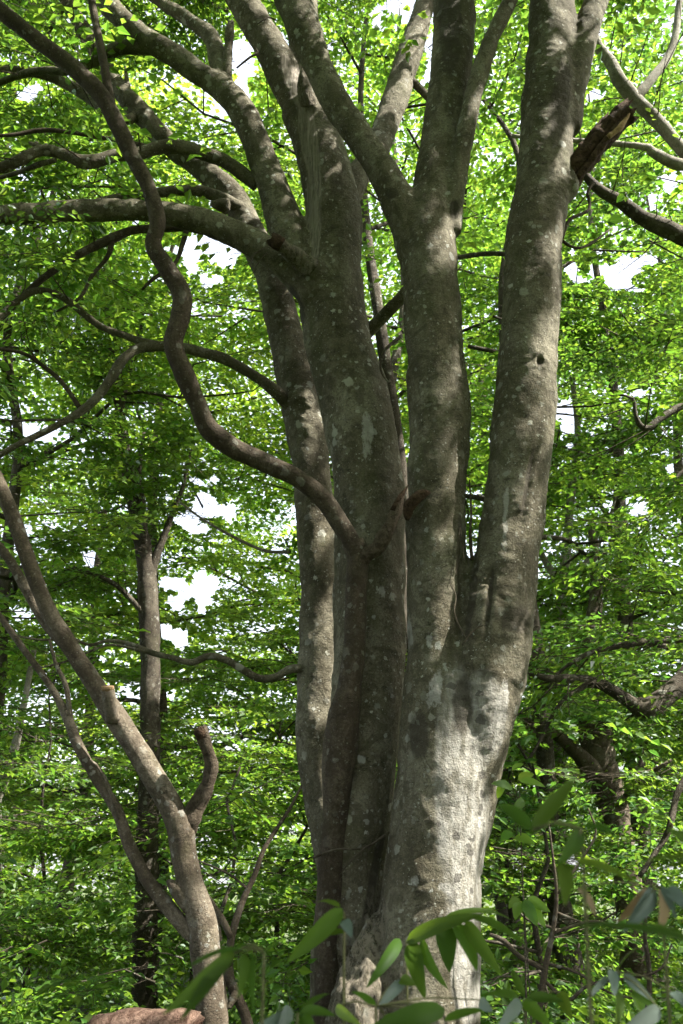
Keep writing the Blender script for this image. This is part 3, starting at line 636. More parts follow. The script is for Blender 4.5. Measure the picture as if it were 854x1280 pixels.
for k, rows in enumerate(TW):
    g_ = Geo(); g_.add(*tube(px_line(rows, 0.02), 6, 90 + k, 0.1))
    V_, q_, t_ = g_.arrays(); obj('twig', mesh_from('twig', V_ - base0, q_, t_), M['twig'], beech)

# ------------------------------------------------------------------ other trees told apart in the photograph
def drawn_tree(name, label, base, mat, parts, sides=14, rough=0.09, freq=7.0, step=0.03, group=None):
    e = empty(name, base, label, 'tree', group)
    for k, (pn, rows) in enumerate(parts):
        g_ = Geo(); ragged = 0.03 if pn in ('broken_stub',) else 0.004 if pn == 'cut_stub' else 0.0
        g_.add(*tube(px_line(rows, step), sides, 200 + k * 7 + len(parts), 0.22 if pn == 'broken_stub' else rough, ragged, 16.0 if pn == 'broken_stub' else freq))
        V_, q_, t_ = g_.arrays()
        last = obj(pn, mesh_from(pn, V_ - np.asarray(base), q_, t_), M['rot'] if pn == 'broken_end' else M['arm'] if pn == 'broken_stub' else M['cut'] if pn == 'saw_cut' else M['pale'] if name == 'overhanging_tree' and k in (4, 5, 6) else mat, last if pn in ('broken_end', 'saw_cut') else e)
    return e

drawn_tree('crooked_tree', 'thin dark brown tree with a snaking limb growing against the grey stems', P(416, 1440, 5.95)[0] * np.array([1, 1, 0]), M['brown'], [
    ('trunk', [(405, 1460, 6.12, 60), (410, 1300, 6.16, 40), (410, 1180, 6.2, 34), (414, 1080, 6.2, 34), (420, 1010, 6.17, 36), (423, 950, 6.12, 42), (429, 905, 6.08, 40), (438, 850, 6.05, 30), (444, 800, 6.03, 28), (446, 740, 6.0, 27), (447, 690, 5.98, 27), (444, 676, 5.97, 24)]),
    ('limb', [(449, 712, 5.99, 24), (440, 680, 5.97, 24), (424, 652, 5.95, 23), (402, 622, 5.9, 23), (372, 598, 5.85, 23), (330, 578, 5.8, 24), (290, 559, 5.72, 25), (260, 534, 5.66, 25), (247, 503, 5.6, 23), (230, 466, 5.55, 25), (217, 430, 5.5, 23), (226, 394, 5.46, 25), (227, 366, 5.42, 25), (208, 334, 5.38, 22), (192, 306, 5.35, 21), (197, 276, 5.3, 20), (186, 236, 5.26, 19), (166, 196, 5.2, 20), (146, 154, 5.16, 21), (122, 114, 5.12, 21), (80, 75, 5.06, 21), (40, 45, 5.0, 20), (0, 12, 4.95, 20), (-60, -45, 4.9, 18)]),
    ('branch', [(146, 156, 5.16, 15), (137, 122, 5.15, 12), (131, 85, 5.15, 11), (122, 40, 5.15, 10), (114, -5, 5.15, 9), (105, -60, 5.15, 8)]),
    ('broken_stub', [(448, 708, 5.98, 20), (458, 694, 5.95, 20), (472, 684, 5.9, 19), (484, 664, 5.88, 18), (493, 642, 5.87, 15), (500, 626, 5.87, 11)]),
    ('broken_end', [(492, 640, 5.86, 11), (500, 624, 5.86, 9), (506, 613, 5.86, 4), (511, 606, 5.86, 1)])], 18)

lt = drawn_tree('small_tree', 'small pale brown tree with a saw-cut stub and a short broken arm', P(262, 1420, 5.35)[0] * np.array([1, 1, 0]), M['small'], [
    ('trunk', [(268, 1460, 5.35, 56), (268, 1330, 5.35, 44), (263, 1250, 5.35, 38), (257, 1190, 5.35, 38), (252, 1150, 5.35, 36), (238, 1105, 5.35, 33), (229, 1065, 5.36, 32), (226, 1035, 5.36, 33), (222, 1015, 5.36, 30)]),
    ('limb', [(227, 1045, 5.36, 30), (214, 1008, 5.36, 30), (186, 962, 5.34, 29), (152, 908, 5.32, 28), (121, 860, 5.3, 25), (90, 812, 5.28, 22), (60, 762, 5.25, 20), (36, 702, 5.22, 19), (16, 645, 5.2, 18), (0, 608, 5.18, 17), (-40, 520, 5.15, 15)]),
    ('broken_stub', [(226, 1062, 5.38, 14), (233, 1034, 5.37, 24), (247, 1006, 5.35, 23), (260, 980, 5.32, 19), (264, 955, 5.3, 19), (258, 934, 5.28, 16), (252, 916, 5.27, 17)]),
    ('broken_end', [(253, 922, 5.26, 14), (250, 915, 5.25, 15), (248, 910, 5.25, 12)]),
    ('cut_stub', [(141, 900, 5.26, 18), (137, 880, 5.19, 17), (135, 862, 5.15, 16)]),
    ('saw_cut', [(135, 863, 5.152, 15), (135, 858, 5.145, 15)]),
    ('knob', [(240, 1135, 5.35, 22), (230, 1120, 5.34, 24), (220, 1110, 5.33, 18), (212, 1103, 5.33, 9), (209, 1100, 5.33, 2)]),
    ('limb', [(252, 1180, 5.36, 18), (230, 1158, 5.36, 18), (206, 1128, 5.37, 18), (182, 1096, 5.38, 17), (160, 1052, 5.4, 16), (146, 1012, 5.4, 15), (120, 972, 5.42, 14), (97, 930, 5.43, 13), (86, 902, 5.44, 12), (66, 862, 5.45, 9), (30, 812, 5.47, 8), (0, 770, 5.5, 7), (-40, 710, 5.5, 6)]),
    ('branch', [(89, 910, 5.44, 9), (86, 880, 5.44, 7), (82, 855, 5.45, 6), (70, 830, 5.45, 5), (62, 800, 5.46, 3)]),
    ('limb', [(86, 812, 5.28, 14), (55, 776, 5.33, 13), (32, 735, 5.36, 13), (12, 700, 5.4, 12), (-10, 672, 5.42, 11), (-40, 630, 5.45, 10)]),
    ('branch', [(150, 1024, 5.38, 6), (142, 1000, 5.34, 5), (131, 972, 5.32, 5), (120, 956, 5.3, 4), (111, 948, 5.28, 2)])], 16)

drawn_tree('dark_sapling', 'dark thin leaning sapling behind the small pale tree', P(320, 1400, 5.9)[0] * np.array([1, 1, 0]), M['brown'], [
    ('trunk', [(335, 1430, 5.9, 18), (312, 1290, 5.9, 15), (296, 1245, 5.9, 14), (286, 1220, 5.9, 13), (287, 1190, 5.92, 11), (291, 1165, 5.94, 10), (302, 1130, 5.97, 8), (318, 1095, 6.0, 7), (330, 1062, 6.05, 6), (350, 1030, 6.1, 5), (364, 1008, 6.15, 4), (377, 982, 6.2, 2.5)]),
    ('branch', [(289, 1172, 5.93, 9), (278, 1150, 5.93, 8), (262, 1125, 5.95, 7), (252, 1112, 5.97, 6), (240, 1106, 6.0, 4)]),
    ('branch', [(308, 1110, 5.98, 4), (290, 1095, 6.05, 3), (270, 1085, 6.1, 2.5), (245, 1075, 6.2, 2)]),
    ('branch', [(296, 1240, 5.88, 10), (282, 1260, 5.85, 10), (277, 1225, 5.86, 9), (274, 1275, 5.8, 9)])], 9)

bgt = drawn_tree('rough_barked_tree', 'straight dark rough-barked tree standing behind the small pale tree', P(180, 1330, 11.5)[0] * np.array([1, 1, 0]), M['far'], [
    ('trunk', [(178, 1400, 11.5, 38), (180, 1280, 11.5, 32), (182, 1150, 11.5, 30), (186, 1000, 11.5, 27), (188, 850, 11.5, 25), (185, 740, 11.5, 25), (178, 680, 11.5, 21), (166, 620, 11.5, 18), (153, 540, 11.5, 14), (146, 480, 11.5, 11), (135, 390, 11.5, 8), (130, 300, 11.5, 5)]),
    ('limb', [(186, 735, 11.5, 15), (194, 700, 11.5, 11), (206, 668, 11.5, 9), (216, 640, 11.5, 7), (228, 610, 11.5, 5), (240, 560, 11.5, 3)]),
    ('limb', [(178, 680, 11.45, 12), (180, 640, 11.4, 8), (174, 590, 11.4, 6), (180, 540, 11.4, 4)]),
    ('limb', [(183, 770, 11.45, 9), (160, 745, 11.4, 7), (140, 728, 11.3, 6), (112, 716, 11.2, 5), (80, 712, 11.1, 3)]),
    ('limb', [(150, 520, 11.5, 8), (160, 470, 11.5, 6), (175, 420, 11.5, 5), (180, 370, 11.5, 3)])], 12, 0.12, 9, 0.08)

rbt = drawn_tree('pollarded_tree', 'brown tree with a dark left arm among the leaves beside the bamboo grass', P(790, 1290, 12.5)[0] * np.array([1, 1, 0]), M['small'], [
    ('trunk', [(800, 1330, 12.5, 40), (792, 1180, 12.5, 36), (784, 1090, 12.5, 34), (766, 1010, 12.5, 36), (752, 965, 12.5, 40), (743, 915, 12.5, 40), (738, 880, 12.5, 34), (736, 820, 12.5, 24), (745, 740, 12.5, 16), (740, 650, 12.5, 10)]),
    ('limb', [(742, 965, 12.4, 26), (722, 942, 12.2, 19), (700, 922, 12.0, 16), (680, 910, 11.8, 14), (660, 903, 11.6, 11), (630, 880, 11.4, 8)]),
    ('limb', [(748, 930, 12.4, 16), (758, 908, 12.3, 11), (772, 890, 12.2, 8), (800, 870, 12.1, 5)]),
    ('limb', [(775, 1010, 12.4, 12), (790, 985, 12.2, 8), (815, 965, 12.0, 6), (840, 950, 11.9, 4)])], 14, 0.12, 9, 0.08)

OPEN.append((px_line([r_ for r_ in TREE['stem'][3] if 90 < r_[1] < 310], 0.1)[:, :3], 17))
OPEN.append((px_line([(875, 832, 7.9, 28), (838, 866, 7.8, 26), (806, 886, 7.7, 25), (764, 862, 7.6, 15), (690, 847, 7.5, 11)], 0.1)[:, :3], 15))
OPEN.append((px_line([(866, 798, 7.95, 10), (800, 803, 7.85, 9), (720, 826, 7.75, 7)], 0.1)[:, :3], 6))
OPEN.append((px_line([(182, 1275, 11.5, 30), (186, 1000, 11.5, 27), (188, 850, 11.5, 25), (183, 720, 11.5, 25)], 0.1)[:, :3], 16))
OPEN.append((px_line([(770, 1020, 12.5, 34), (752, 965, 12.5, 40), (742, 910, 12.5, 40)], 0.1)[:, :3], 22))
OPEN.append((px_line([(722, 942, 12.2, 19), (665, 905, 11.8, 14)], 0.1)[:, :3], 11))
for rows in ([(866, 300, 8.0, 23), (800, 270, 7.9, 19)],): BARE.append(px_line(rows, 0.25)[:, :3])
rt = drawn_tree('overhanging_tree', 'neighbouring tree whose dark crooked limbs reach towards the big grey tree', P(1010, 1290, 8.2)[0] * np.array([1, 1, 0]), M['far'], [
    ('trunk', [(1000, 1420, 8.2, 70), (1000, 1200, 8.2, 58), (990, 950, 8.2, 50), (985, 700, 8.2, 44), (990, 400, 8.2, 38), (985, 100, 8.2, 30), (980, -200, 8.2, 18)]),
    ('limb', [(992, 700, 8.2, 34), (930, 770, 8.0, 30), (875, 832, 7.9, 28), (838, 866, 7.8, 26), (806, 886, 7.7, 25), (786, 876, 7.65, 17), (764, 862, 7.6, 15), (740, 852, 7.55, 13), (712, 848, 7.5, 11), (684, 848, 7.45, 9), (660, 842, 7.4, 6), (630, 850, 7.4, 4)]),
    ('branch', [(905, 790, 8.0, 12), (866, 798, 7.95, 10), (832, 800, 7.9, 9), (800, 803, 7.85, 9), (766, 809, 7.8, 8), (740, 815, 7.75, 7), (716, 828, 7.7, 5), (700, 840, 7.7, 4), (685, 860, 7.7, 3)]),
    ('limb', [(990, 330, 8.2, 30), (920, 320, 8.1, 26), (866, 300, 8.0, 23), (832, 286, 7.95, 22), (800, 270, 7.9, 19), (775, 252, 7.85, 16), (748, 236, 7.8, 13), (725, 212, 7.8, 8)]),
    ('limb', [(988, 300, 8.2, 30), (930, 260, 8.15, 22), (884, 222, 8.1, 18), (852, 186, 8.05, 16), (822, 152, 8.0, 17), (792, 122, 7.95, 19), (774, 100, 7.9, 18), (763, 78, 7.88, 15), (746, 54, 7.85, 12), (738, 20, 7.8, 9)]),
    ('branch', [(792, 124, 7.94, 14), (810, 105, 7.94, 12), (840, 60, 7.95, 10), (850, 0, 7.95, 8)]),
    ('branch', [(880, 200, 8.1, 14), (850, 206, 8.0, 15), (815, 190, 7.95, 12), (795, 182, 7.9, 8), (640, 170, 7.9, 5)]),
    ('branch', [(985, 470, 8.2, 16), (900, 490, 8.0, 12), (852, 508, 7.9, 10), (830, 520, 7.85, 9), (806, 536, 7.8, 8), (795, 520, 7.78, 6), (791, 498, 7.76, 4), (770, 493, 7.75, 3)]),
    ('branch', [(990, 560, 8.2, 10), (900, 570, 8.0, 7), (850, 592, 7.9, 5), (838, 620, 7.9, 4), (828, 635, 7.9, 3)]),
    ('branch', [(925, 910, 8.0, 14), (880, 950, 7.8, 10), (850, 985, 7.7, 9), (838, 1030, 7.6, 8), (830, 1050, 7.6, 7), (800, 1095, 7.5, 6)]),
    ('branch', [(806, 884, 7.7, 9), (822, 905, 7.7, 4)]),
    ('branch', [(740, 852, 7.56, 7), (700, 880, 7.5, 5), (660, 950, 7.5, 4), (620, 965, 7.5, 3)])], 12, 0.12, 9, 0.05)

def pale_tree(label, pts, Y, more=()):
    b0 = P(pts[0][0], 1280, Y)[0] * np.array([1, 1, 0])
    b0[2] = ground_z(b0[0], b0[1]) - 0.1
    rows = [(x, y, Y, w) for x, y, w in pts]
    e = empty('pale_tree', b0, label, 'tree', 'pale trunks among the leaves')
    c = px_line(rows, 0.08); c = np.vstack([[b0[0], b0[1], b0[2], c[0, 3] * 1.3], c])
    for pn, cc_ in [('trunk', c)] + [('limb', px_line([(x, y, Y, w) for x, y, w in m], 0.08)) for m in more]:
        V_, q_, t_ = tube(cc_, 10, 77, 0.12, 0, 8); obj(pn, mesh_from(pn, V_ - b0, q_, t_), M['pale'], e)
    return e, Y
pale_tree('pale slim forked tree in the leaves right of the big grey tree', [(700, 1000, 16), (700, 850, 14), (703, 740, 13), (708, 690, 12), (714, 620, 10), (722, 540, 8), (715, 470, 6)], 14, [[(703, 745, 9), (690, 715, 8), (676, 690, 8), (668, 660, 5)], [(706, 730, 8), (735, 700, 6), (758, 660, 5), (770, 620, 3)]])
pale_tree('thin dark trunk leaning at the edge of the leaves left of the small pale tree', [(-5, 1000, 14), (12, 955, 12), (22, 920, 10), (34, 860, 8), (45, 800, 6)], 11.0)

e = drawn_tree('twiggy_shrub', 'bare twiggy shrub tangled behind the bamboo grass', P(690, 1420, 5.6)[0] * np.array([1, 1, 0]), M['brown'], [
    ('stem', [(668, 1450, 5.6, 12), (674, 1280, 5.6, 9), (680, 1220, 5.6, 8), (690, 1170, 5.6, 7), (696, 1120, 5.6, 5), (690, 1060, 5.6, 3), (682, 1000, 5.6, 2)]),
    ('branch', [(684, 1205, 5.6, 5), (720, 1215, 5.55, 4), (760, 1240, 5.5, 3), (800, 1250, 5.5, 2)]), ('branch', [(690, 1168, 5.6, 5), (715, 1158, 5.6, 4), (745, 1152, 5.6, 4), (775, 1160, 5.6, 3), (800, 1150, 5.6, 2)]),
    ('branch', [(694, 1140, 5.6, 4), (720, 1150, 5.65, 3), (742, 1156, 5.7, 3), (770, 1140, 5.7, 2)]), ('branch', [(682, 1212, 5.6, 6), (650, 1196, 5.6, 6), (630, 1176, 5.6, 6), (612, 1168, 5.6, 4)]), ('branch', [(696, 1118, 5.6, 4), (730, 1070, 5.6, 3), (745, 1040, 5.6, 3), (735, 1010, 5.6, 2)]),
    ('branch', [(680, 1225, 5.6, 5), (710, 1250, 5.55, 5), (740, 1230, 5.5, 4), (820, 1215, 5.5, 3), (840, 1180, 5.5, 2)]), ('branch', [(692, 1160, 5.6, 4), (660, 1150, 5.6, 3), (640, 1128, 5.6, 2)]), ('branch', [(780, 1440, 5.6, 9), (806, 1290, 5.6, 7), (812, 1220, 5.6, 6), (806, 1160, 5.6, 5), (815, 1100, 5.6, 3)])], 7, 0.15, 12)
e['category'] = 'shrub'
# log on the ground
lb = P(190, 1290, 4.7)[0]
g_ = Geo(); c = px_line([(120, 1296, 4.9, 48), (150, 1290, 4.85, 50), (180, 1287, 4.8, 50), (215, 1288, 4.74, 50), (240, 1290, 4.7, 48)], 0.03)
g_.add(*tube(c, 22, 5, 0.10, 0.02, 12))
lg = geo_obj('log', g_, M['log'], None, lb); lg.location = lb
lg['label'] = 'reddish brown barkless log lying at the foot of the small pale tree'; lg['category'] = 'log'
# what the log rests on: an old stump
g_ = Geo(); c = catmull([[lb[0] - .02, lb[1] + .02, -0.15, .17], [lb[0] - .02, lb[1] + .02, 0.1, .13], [lb[0] - .02, lb[1] + .02, lb[2] - 0.08, .12]], 0.04)
g_.add(*tube(c, 16, 8, 0.12, 0.01, 9)); sp = geo_obj('stump', g_, M['brown'], None, [lb[0], lb[1], 0]); sp.location = (lb[0], lb[1], 0)
sp['label'] = 'old brown stump under the reddish log'; sp['category'] = 'stump'

# ------------------------------------------------------------------ foliage
UP = np.array([0, 0, 1.0])
def spray_kind(o):
    px_, py_, zc_ = project(o); d = np.linalg.norm(o - CAM)
    if px_ < -260 or px_ > 1110 or py_ < -380 or py_ > 1650 or o[1] < 1: return 'coarse'
    return 'mid' if d < 15 else 'far'

def leafy(cr, o, d, tone, r, kind=None, sc=1.0, tilt=0.28):
    d = np.array([d[0], d[1], d[2] * 0.35 - 0.08]); d /= np.linalg.norm(d) + 1e-9
    nn = UP + r.normal(size=3) * tilt
    cr.add(o, d, nn, kind or spray_kind(o), sc * r.uniform(0.75, 1.25), tone)

def grow_tree(name, label, x, y, H, r0, z0, rad, nl, mat, leafmat, seed, dens=1.0, tone=0.5, group=None, kind=None, forcebark=None):
    """trunk with limbs, side branches and leaf sprays held in tiers"""
    r = np.random.default_rng(seed)
    zb = float(ground_z(x, y)); b0 = np.array([x, y, zb])
    e = empty(name, b0, label, 'tree', group)
    w = np.array([r.normal() * 0.03, r.normal() * 0.03])
    zs = np.linspace(-0.2, H, 9)
    tr = catmull([[w[0] * z + 0.12 * r.normal() * (z > 1), w[1] * z + 0.12 * r.normal() * (z > 1), z, max(0.012, r0 * (1 - z / H) ** 0.8 * (1 + 0.5 * math.exp(-max(z, 0) * 2.5)))] for z in zs], 0.3)
    gt = Geo(); gt.add(*tube(tr, 8, seed, 0.08, 0, 5)); gl = Geo(); cr = Crown(); sub = []
    ga = r.uniform(0, 6.28)
    for i in range(nl):
        h = (i + 0.5) / nl; z = z0 + (H - z0) * h ** 0.9; ga += 2.4 + r.normal() * 0.35
        prof = (0.55 + 0.75 * math.sin(math.pi * min(1, 0.25 + 0.75 * h)) ** 0.8) * (1.0 if h < 0.8 else 0.75)
        L = rad * prof * r.uniform(0.75, 1.15)
        k = int(np.argmin(abs(tr[:, 2] - z))); o = tr[k, :3]
        d = np.array([math.cos(ga), math.sin(ga), 0.0]); s_ = np.array([-d[1], d[0], 0])
        up = r.uniform(0.15, 0.65) * (0.6 + h); bend = r.normal() * 0.25
        pts = [[*(o + d * L * t_ + s_ * L * bend * t_ * t_ + UP * L * (up * t_ - 0.42 * up * t_ * t_ * 1.3) + r.normal(size=3) * 0.03 * L * (t_ > 0)), max(0.006, tr[k, 3] * 0.42 * (1 - t_) ** 0.9 + 0.004)] for t_ in np.linspace(0, 1, 6)]
        c = catmull(pts, 0.22)
        kl = keep_leaves(c[:, :3] + b0); cut = len(c) if kl.all() else int(np.argmin(kl))
        if cut > 2: gl.add(*tube(c[:cut], 5))
        m = len(c); nb = max(4, int(L * 2.6))
        for j in range(nb):
            t_ = 0.22 + 0.78 * (j + 0.5) / nb; q_ = c[min(m - 1, int(t_ * m))]
            dd = c[min(m - 1, int(t_ * m) + 1), :3] - c[max(0, int(t_ * m) - 1), :3]; dd = dd / (np.linalg.norm(dd) + 1e-9)
            a = (1 if j % 2 else -1) * math.radians(r.uniform(35, 75)); sd = np.array([dd[0] * math.cos(a) - dd[1] * math.sin(a), dd[0] * math.sin(a) + dd[1] * math.cos(a), dd[2] * 0.5 + r.normal() * 0.12])
            l2 = L * (0.22 + 0.26 * (1 - abs(t_ - 0.55))) * r.uniform(0.6, 1.2)
            e2 = q_[:3] + sd * l2 - UP * 0.05 * l2
            c2 = np.array([[*q_[:3], q_[3] * 0.6 + 0.002], [*((q_[:3] + e2) / 2 + r.normal(size=3) * 0.05 * l2), q_[3] * 0.4 + 0.0015], [*e2, 0.002]])
            sub.append(c2)
            ns = max(2, int(l2 / 0.26 * dens + r.random()))
            tn = np.clip(tone + r.normal() * 0.12, 0, 1)
            for s in range(ns):
                u = (s + 0.4 + 0.5 * r.random()) / ns; oo = q_[:3] + (e2 - q_[:3]) * u
                an = r.normal() * 0.7; d3 = np.array([sd[0] * math.cos(an) - sd[1] * math.sin(an), sd[0] * math.sin(an) + sd[1] * math.cos(an), sd[2]])
                K = kind or spray_kind(oo + b0)
                if K == 'coarse' and kind is None and r.random() < 0.7: continue
                leafy(cr, oo + b0 + r.normal(size=3) * 0.05, d3, tn, r, K)
        leafy(cr, c[-1, :3] + b0, d, tone, r, kind)
    ok = keep_leaves(np.array([c2[1, :3] for c2 in sub]) + b0) & keep_leaves(np.array([c2[2, :3] for c2 in sub]) + b0)
    for c2, k_ in zip(sub, ok):
        if k_: gl.add(*tube(c2, 4))
    V_, q_, t_ = gt.arrays(); obj('trunk', mesh_from('trunk', V_, q_, t_), mat, e)
    V_, q_, t_ = gl.arrays(); obj('limbs', mesh_from('limbs', V_, q_, t_), mat, e, kind='stuff')
    cr.build(e, b0, leafmat, six=(np.hypot(x, y) < 9.5))
    return e

def crown_on(e, lines, leafmat, seed, per=0.22, tone=0.5, kind='mid', six=True, reach=0.7, tmin=0.15, cutoff=None):
    """leaf sprays with side twigs along drawn branches (lists of centreline rows)"""
    r = np.random.default_rng(seed); cr = Crown(); g2 = Geo()
    for c in lines:
        L = np.linalg.norm(np.diff(c[:, :3], axis=0), axis=1).sum(); nb = max(2, int(L / per))
        for j in range(nb):
            t_ = tmin + (1 - tmin) * (j + r.random()) / nb; i = min(len(c) - 2, int(t_ * (len(c) - 1))); q_ = c[i]
            dd = c[i + 1, :3] - q_[:3]; dd = dd / (np.linalg.norm(dd) + 1e-9)
            ax = np.cross(dd, UP); ax = ax / (np.linalg.norm(ax) + 1e-6) * (1 if j % 2 else -1)
            sd = ax + dd * r.uniform(0.2, 0.9) + UP * r.normal() * 0.3; sd /= np.linalg.norm(sd)
            l2 = reach * r.uniform(0.5, 1.4)
            e2 = q_[:3] + sd * l2
            if cutoff and not cutoff(e2): continue
            g2.add(*tube(np.array([[*q_[:3], 0.007], [*((q_[:3] + e2) / 2 + r.normal(size=3) * 0.04), 0.005], [*e2, 0.002]]), 4))
            for s in range(3):
                oo = q_[:3] + (e2 - q_[:3]) * r.uniform(0.45, 1.0); an = r.normal() * 0.7
                d3 = np.array([sd[0] * math.cos(an) - sd[1] * math.sin(an), sd[0] * math.sin(an) + sd[1] * math.cos(an), sd[2]])
                leafy(cr, oo, d3, np.clip(tone + r.normal() * 0.15, 0, 1), r, kind, 0.9)
    b0 = np.array(e.location)
    if g2.v:
        V_, q_, t_ = g2.arrays(); obj('side_branches', mesh_from('side_branches', V_ - b0, q_, t_), M['twig'], e, kind='stuff')
    cr.build(e, b0, leafmat, six=six)

# big tree's own crown: off-frame boughs above, and leaves on its left-hand branches
boughs = []
r = np.random.default_rng(5)
ends = [(692, -220, 6.2, 1.0, .2), (562, -200, 6.4, .2, .5), (365, -120, 6.7, -.2, .7), (270, -70, 6.6, -.6, .3), (335, -70, 5.9, -.3, -.7), (548, -70, 7.6, .3, 1.), (670, -70, 5.8, .7, -.4), (772, -70, 6.1, 1., -.1), (90, -50, 6.3, -1., .1), (60, -50, 7.6, -.7, .7), (170, -20, 6.6, -.6, .6)]
for px_, py_, Y_, dx, dy in ends:
    p0, s0 = P(px_, py_, Y_)
    for k in range(3):
        d = np.array([dx + r.normal() * 0.5, dy + r.normal() * 0.5, 0.9 + 0.4 * r.random()]); d /= np.linalg.norm(d); L = r.uniform(2.2, 4.0)
        boughs.append(catmull([[*p0, 0.07], [*(p0 + d * L * .35 + r.normal(size=3) * .15), 0.05], [*(p0 + d * L * .7 + r.normal(size=3) * .2 - UP * .1), 0.03], [*(p0 + d * L - UP * .5), 0.012]], 0.15))
for c in boughs:
    V_, q_, t_ = tube(c, 7, 3, 0.1); obj('bough', mesh_from('bough', V_ - base0, q_, t_), M['beech'], beech)
left_lines = [px_line(BR[i], 0.1) for i in (0, 2, 4, 8, 9, 15, 16)]
fr = lambda e2: project(e2)[0] < 200
crown_on(beech, boughs, M['leaf'], 21, 0.24, 0.45, 'near', False, 0.9)
crown_on(beech, left_lines, M['leaf'], 22, 0.34, 0.4, 'near', True, 0.55, 0.4, fr)
crown_on(lt, [px_line([(60, 762, 5.25, 8), (16, 645, 5.2, 8), (-40, 520, 5.15, 8), (-120, 400, 5.1, 6)], 0.1), px_line([(30, 812, 5.47, 8), (-40, 710, 5.5, 6), (-120, 600, 5.5, 5)], 0.1)], M['leaf_dark'], 23, 0.3, 0.35, 'near', True, 0.5, 0.55)
crown_on(bgt, [px_line(rows, 0.1) for rows in ([(185, 740, 11.5, 25), (166, 620, 11.5, 18), (146, 480, 11.5, 11), (130, 300, 11.5, 5)], [(194, 700, 11.5, 11), (228, 610, 11.5, 5), (240, 560, 11.5, 3)], [(183, 770, 11.45, 9), (140, 728, 11.3, 6), (80, 712, 11.1, 3)])], M['leaf'], 24, 0.10, 0.5, 'mid', False, 0.8, 0.1)
crown_on(rbt, [px_line(rows, 0.1) for rows in ([(738, 880, 12.5, 34), (745, 740, 12.5, 16), (740, 650, 12.5, 10)], [(722, 942, 12.2, 19), (660, 903, 11.6, 11), (600, 880, 11.4, 8)], [(758, 908, 12.3, 11), (800, 870, 12.1, 5), (850, 860, 12, 4)], [(775, 1010, 12.4, 12), (840, 950, 11.9, 4)])], M['leaf'], 25, 0.12, 0.4, 'mid', False, 1.0, 0.1)
crown_on(rt, [px_line(rows, 0.1) for rows in ([(875, 832, 7.9, 28), (806, 886, 7.7, 25), (740, 852, 7.55, 13), (630, 850, 7.4, 4)], [(905, 790, 8.0, 12), (766, 809, 7.8, 8), (685, 860, 7.7, 3)], [(920, 320, 8.1, 26), (800, 270, 7.9, 19), (725, 212, 7.8, 8)], [(930, 260, 8.1, 22), (822, 152, 8.0, 17), (738, 20, 7.8, 9)], [(900, 490, 8, 12), (806, 536, 7.8, 8), (770, 493, 7.75, 3)], [(900, 570, 8.0, 7), (828, 635, 7.9, 3)], [(990, 560, 8.2, 10), (900, 650, 8.4, 7), (760, 690, 8.6, 3)], [(985, 100, 8.2, 30), (980, -200, 8.2, 18), (960, -400, 8.2, 8)], [(990, 420, 8.2, 20), (880, 410, 8.6, 10), (760, 420, 9.0, 4)])], M['leaf'], 26, 0.13, 0.5, 'near', False, 0.75, 0.05)

# woodland behind: (x, y, height, trunk r, lowest limb, crown radius, limbs, density, tone, leaf)
WOOD = [(-5.2, 9.6, 13, .12, 3.4, 2.6, 17, 1.0, .45, 'leaf'), (-4.3, 12.4, 14, .12, 4.2, 2.8, 17, .9, .6, 'leaf_lime'), (0.4, 10.2, 14.5, .12, 4.6, 2.6, 17, .9, .5, 'leaf'), (2.4, 11.2, 14, .12, 4.6, 2.6, 17, .95, .5, 'leaf'), (5.6, 10.0, 13, .12, 3.0, 2.6, 17, 1.0, .4, 'leaf_dark'),
        (-6.5, 14.5, 17, .16, 2.2, 3.2, 20, .9, .5, 'leaf'), (-3.0, 16.5, 16, .15, 2.0, 3.2, 20, .8, .7, 'leaf_lime'), (1.0, 15.0, 18, .16, 2.4, 3.3, 20, .9, .5, 'leaf'), (4.4, 15.5, 17, .16, 2.2, 3.2, 20, .9, .55, 'leaf'), (7.8, 14.2, 17, .16, 2.0, 3.2, 20, .9, .4, 'leaf_dark'),
        (-9.0, 21, 20, .2, 2, 4.0, 22, .8, .5, 'leaf'), (-6.2, 24, 15, .2, 2, 3.6, 18, .8, .7, 'leaf_lime'), (-0.4, 22, 20, .2, 2, 4.0, 22, .8, .6, 'leaf_lime'), (3.6, 22, 21, .2, 2, 4.0, 22, .8, .5, 'leaf'), (8.0, 21, 20, .2, 2, 4.0, 22, .8, .6, 'leaf'), (12, 20, 20, .2, 2, 4.0, 20, .8, .4, 'leaf')]
WOOD_LABELS = ['leafy green tree beyond the long level limb of the grey tree', 'lime-green tree rising beside the straight rough-barked trunk', 'leafy green tree close behind the middle grey stems', 'leafy green tree behind the dead brown snag', 'deep green tree behind the dark overhanging limbs',
               'tall green tree behind the leaning limb of the small pale tree', 'tall lime-green tree behind the snaking brown limb', 'tall green tree in the gap between the forked stem and the snag stem', 'tall green tree behind the pale forked trunk', 'tall deep green tree behind the neighbouring tree',
               'far green tree beyond the twig ends of the long level limb', 'low lime-green tree below the bright sky opening', 'far lime-green tree glimpsed between the grey stems', 'far green tree glimpsed right beside the snag stem', 'far green tree beyond the brown tree with the dark arm', 'far green tree beyond the trunk of the neighbouring tree']
for i, (x, y, H, r0, z0, rad, nl, dn, tn, lm) in enumerate(WOOD):
    grow_tree('woodland_tree', WOOD_LABELS[i], x, y, H, r0, z0, rad, nl, M['far'], M[lm], 300 + i, dn * 0.72, tn, 'trees of the thicket')
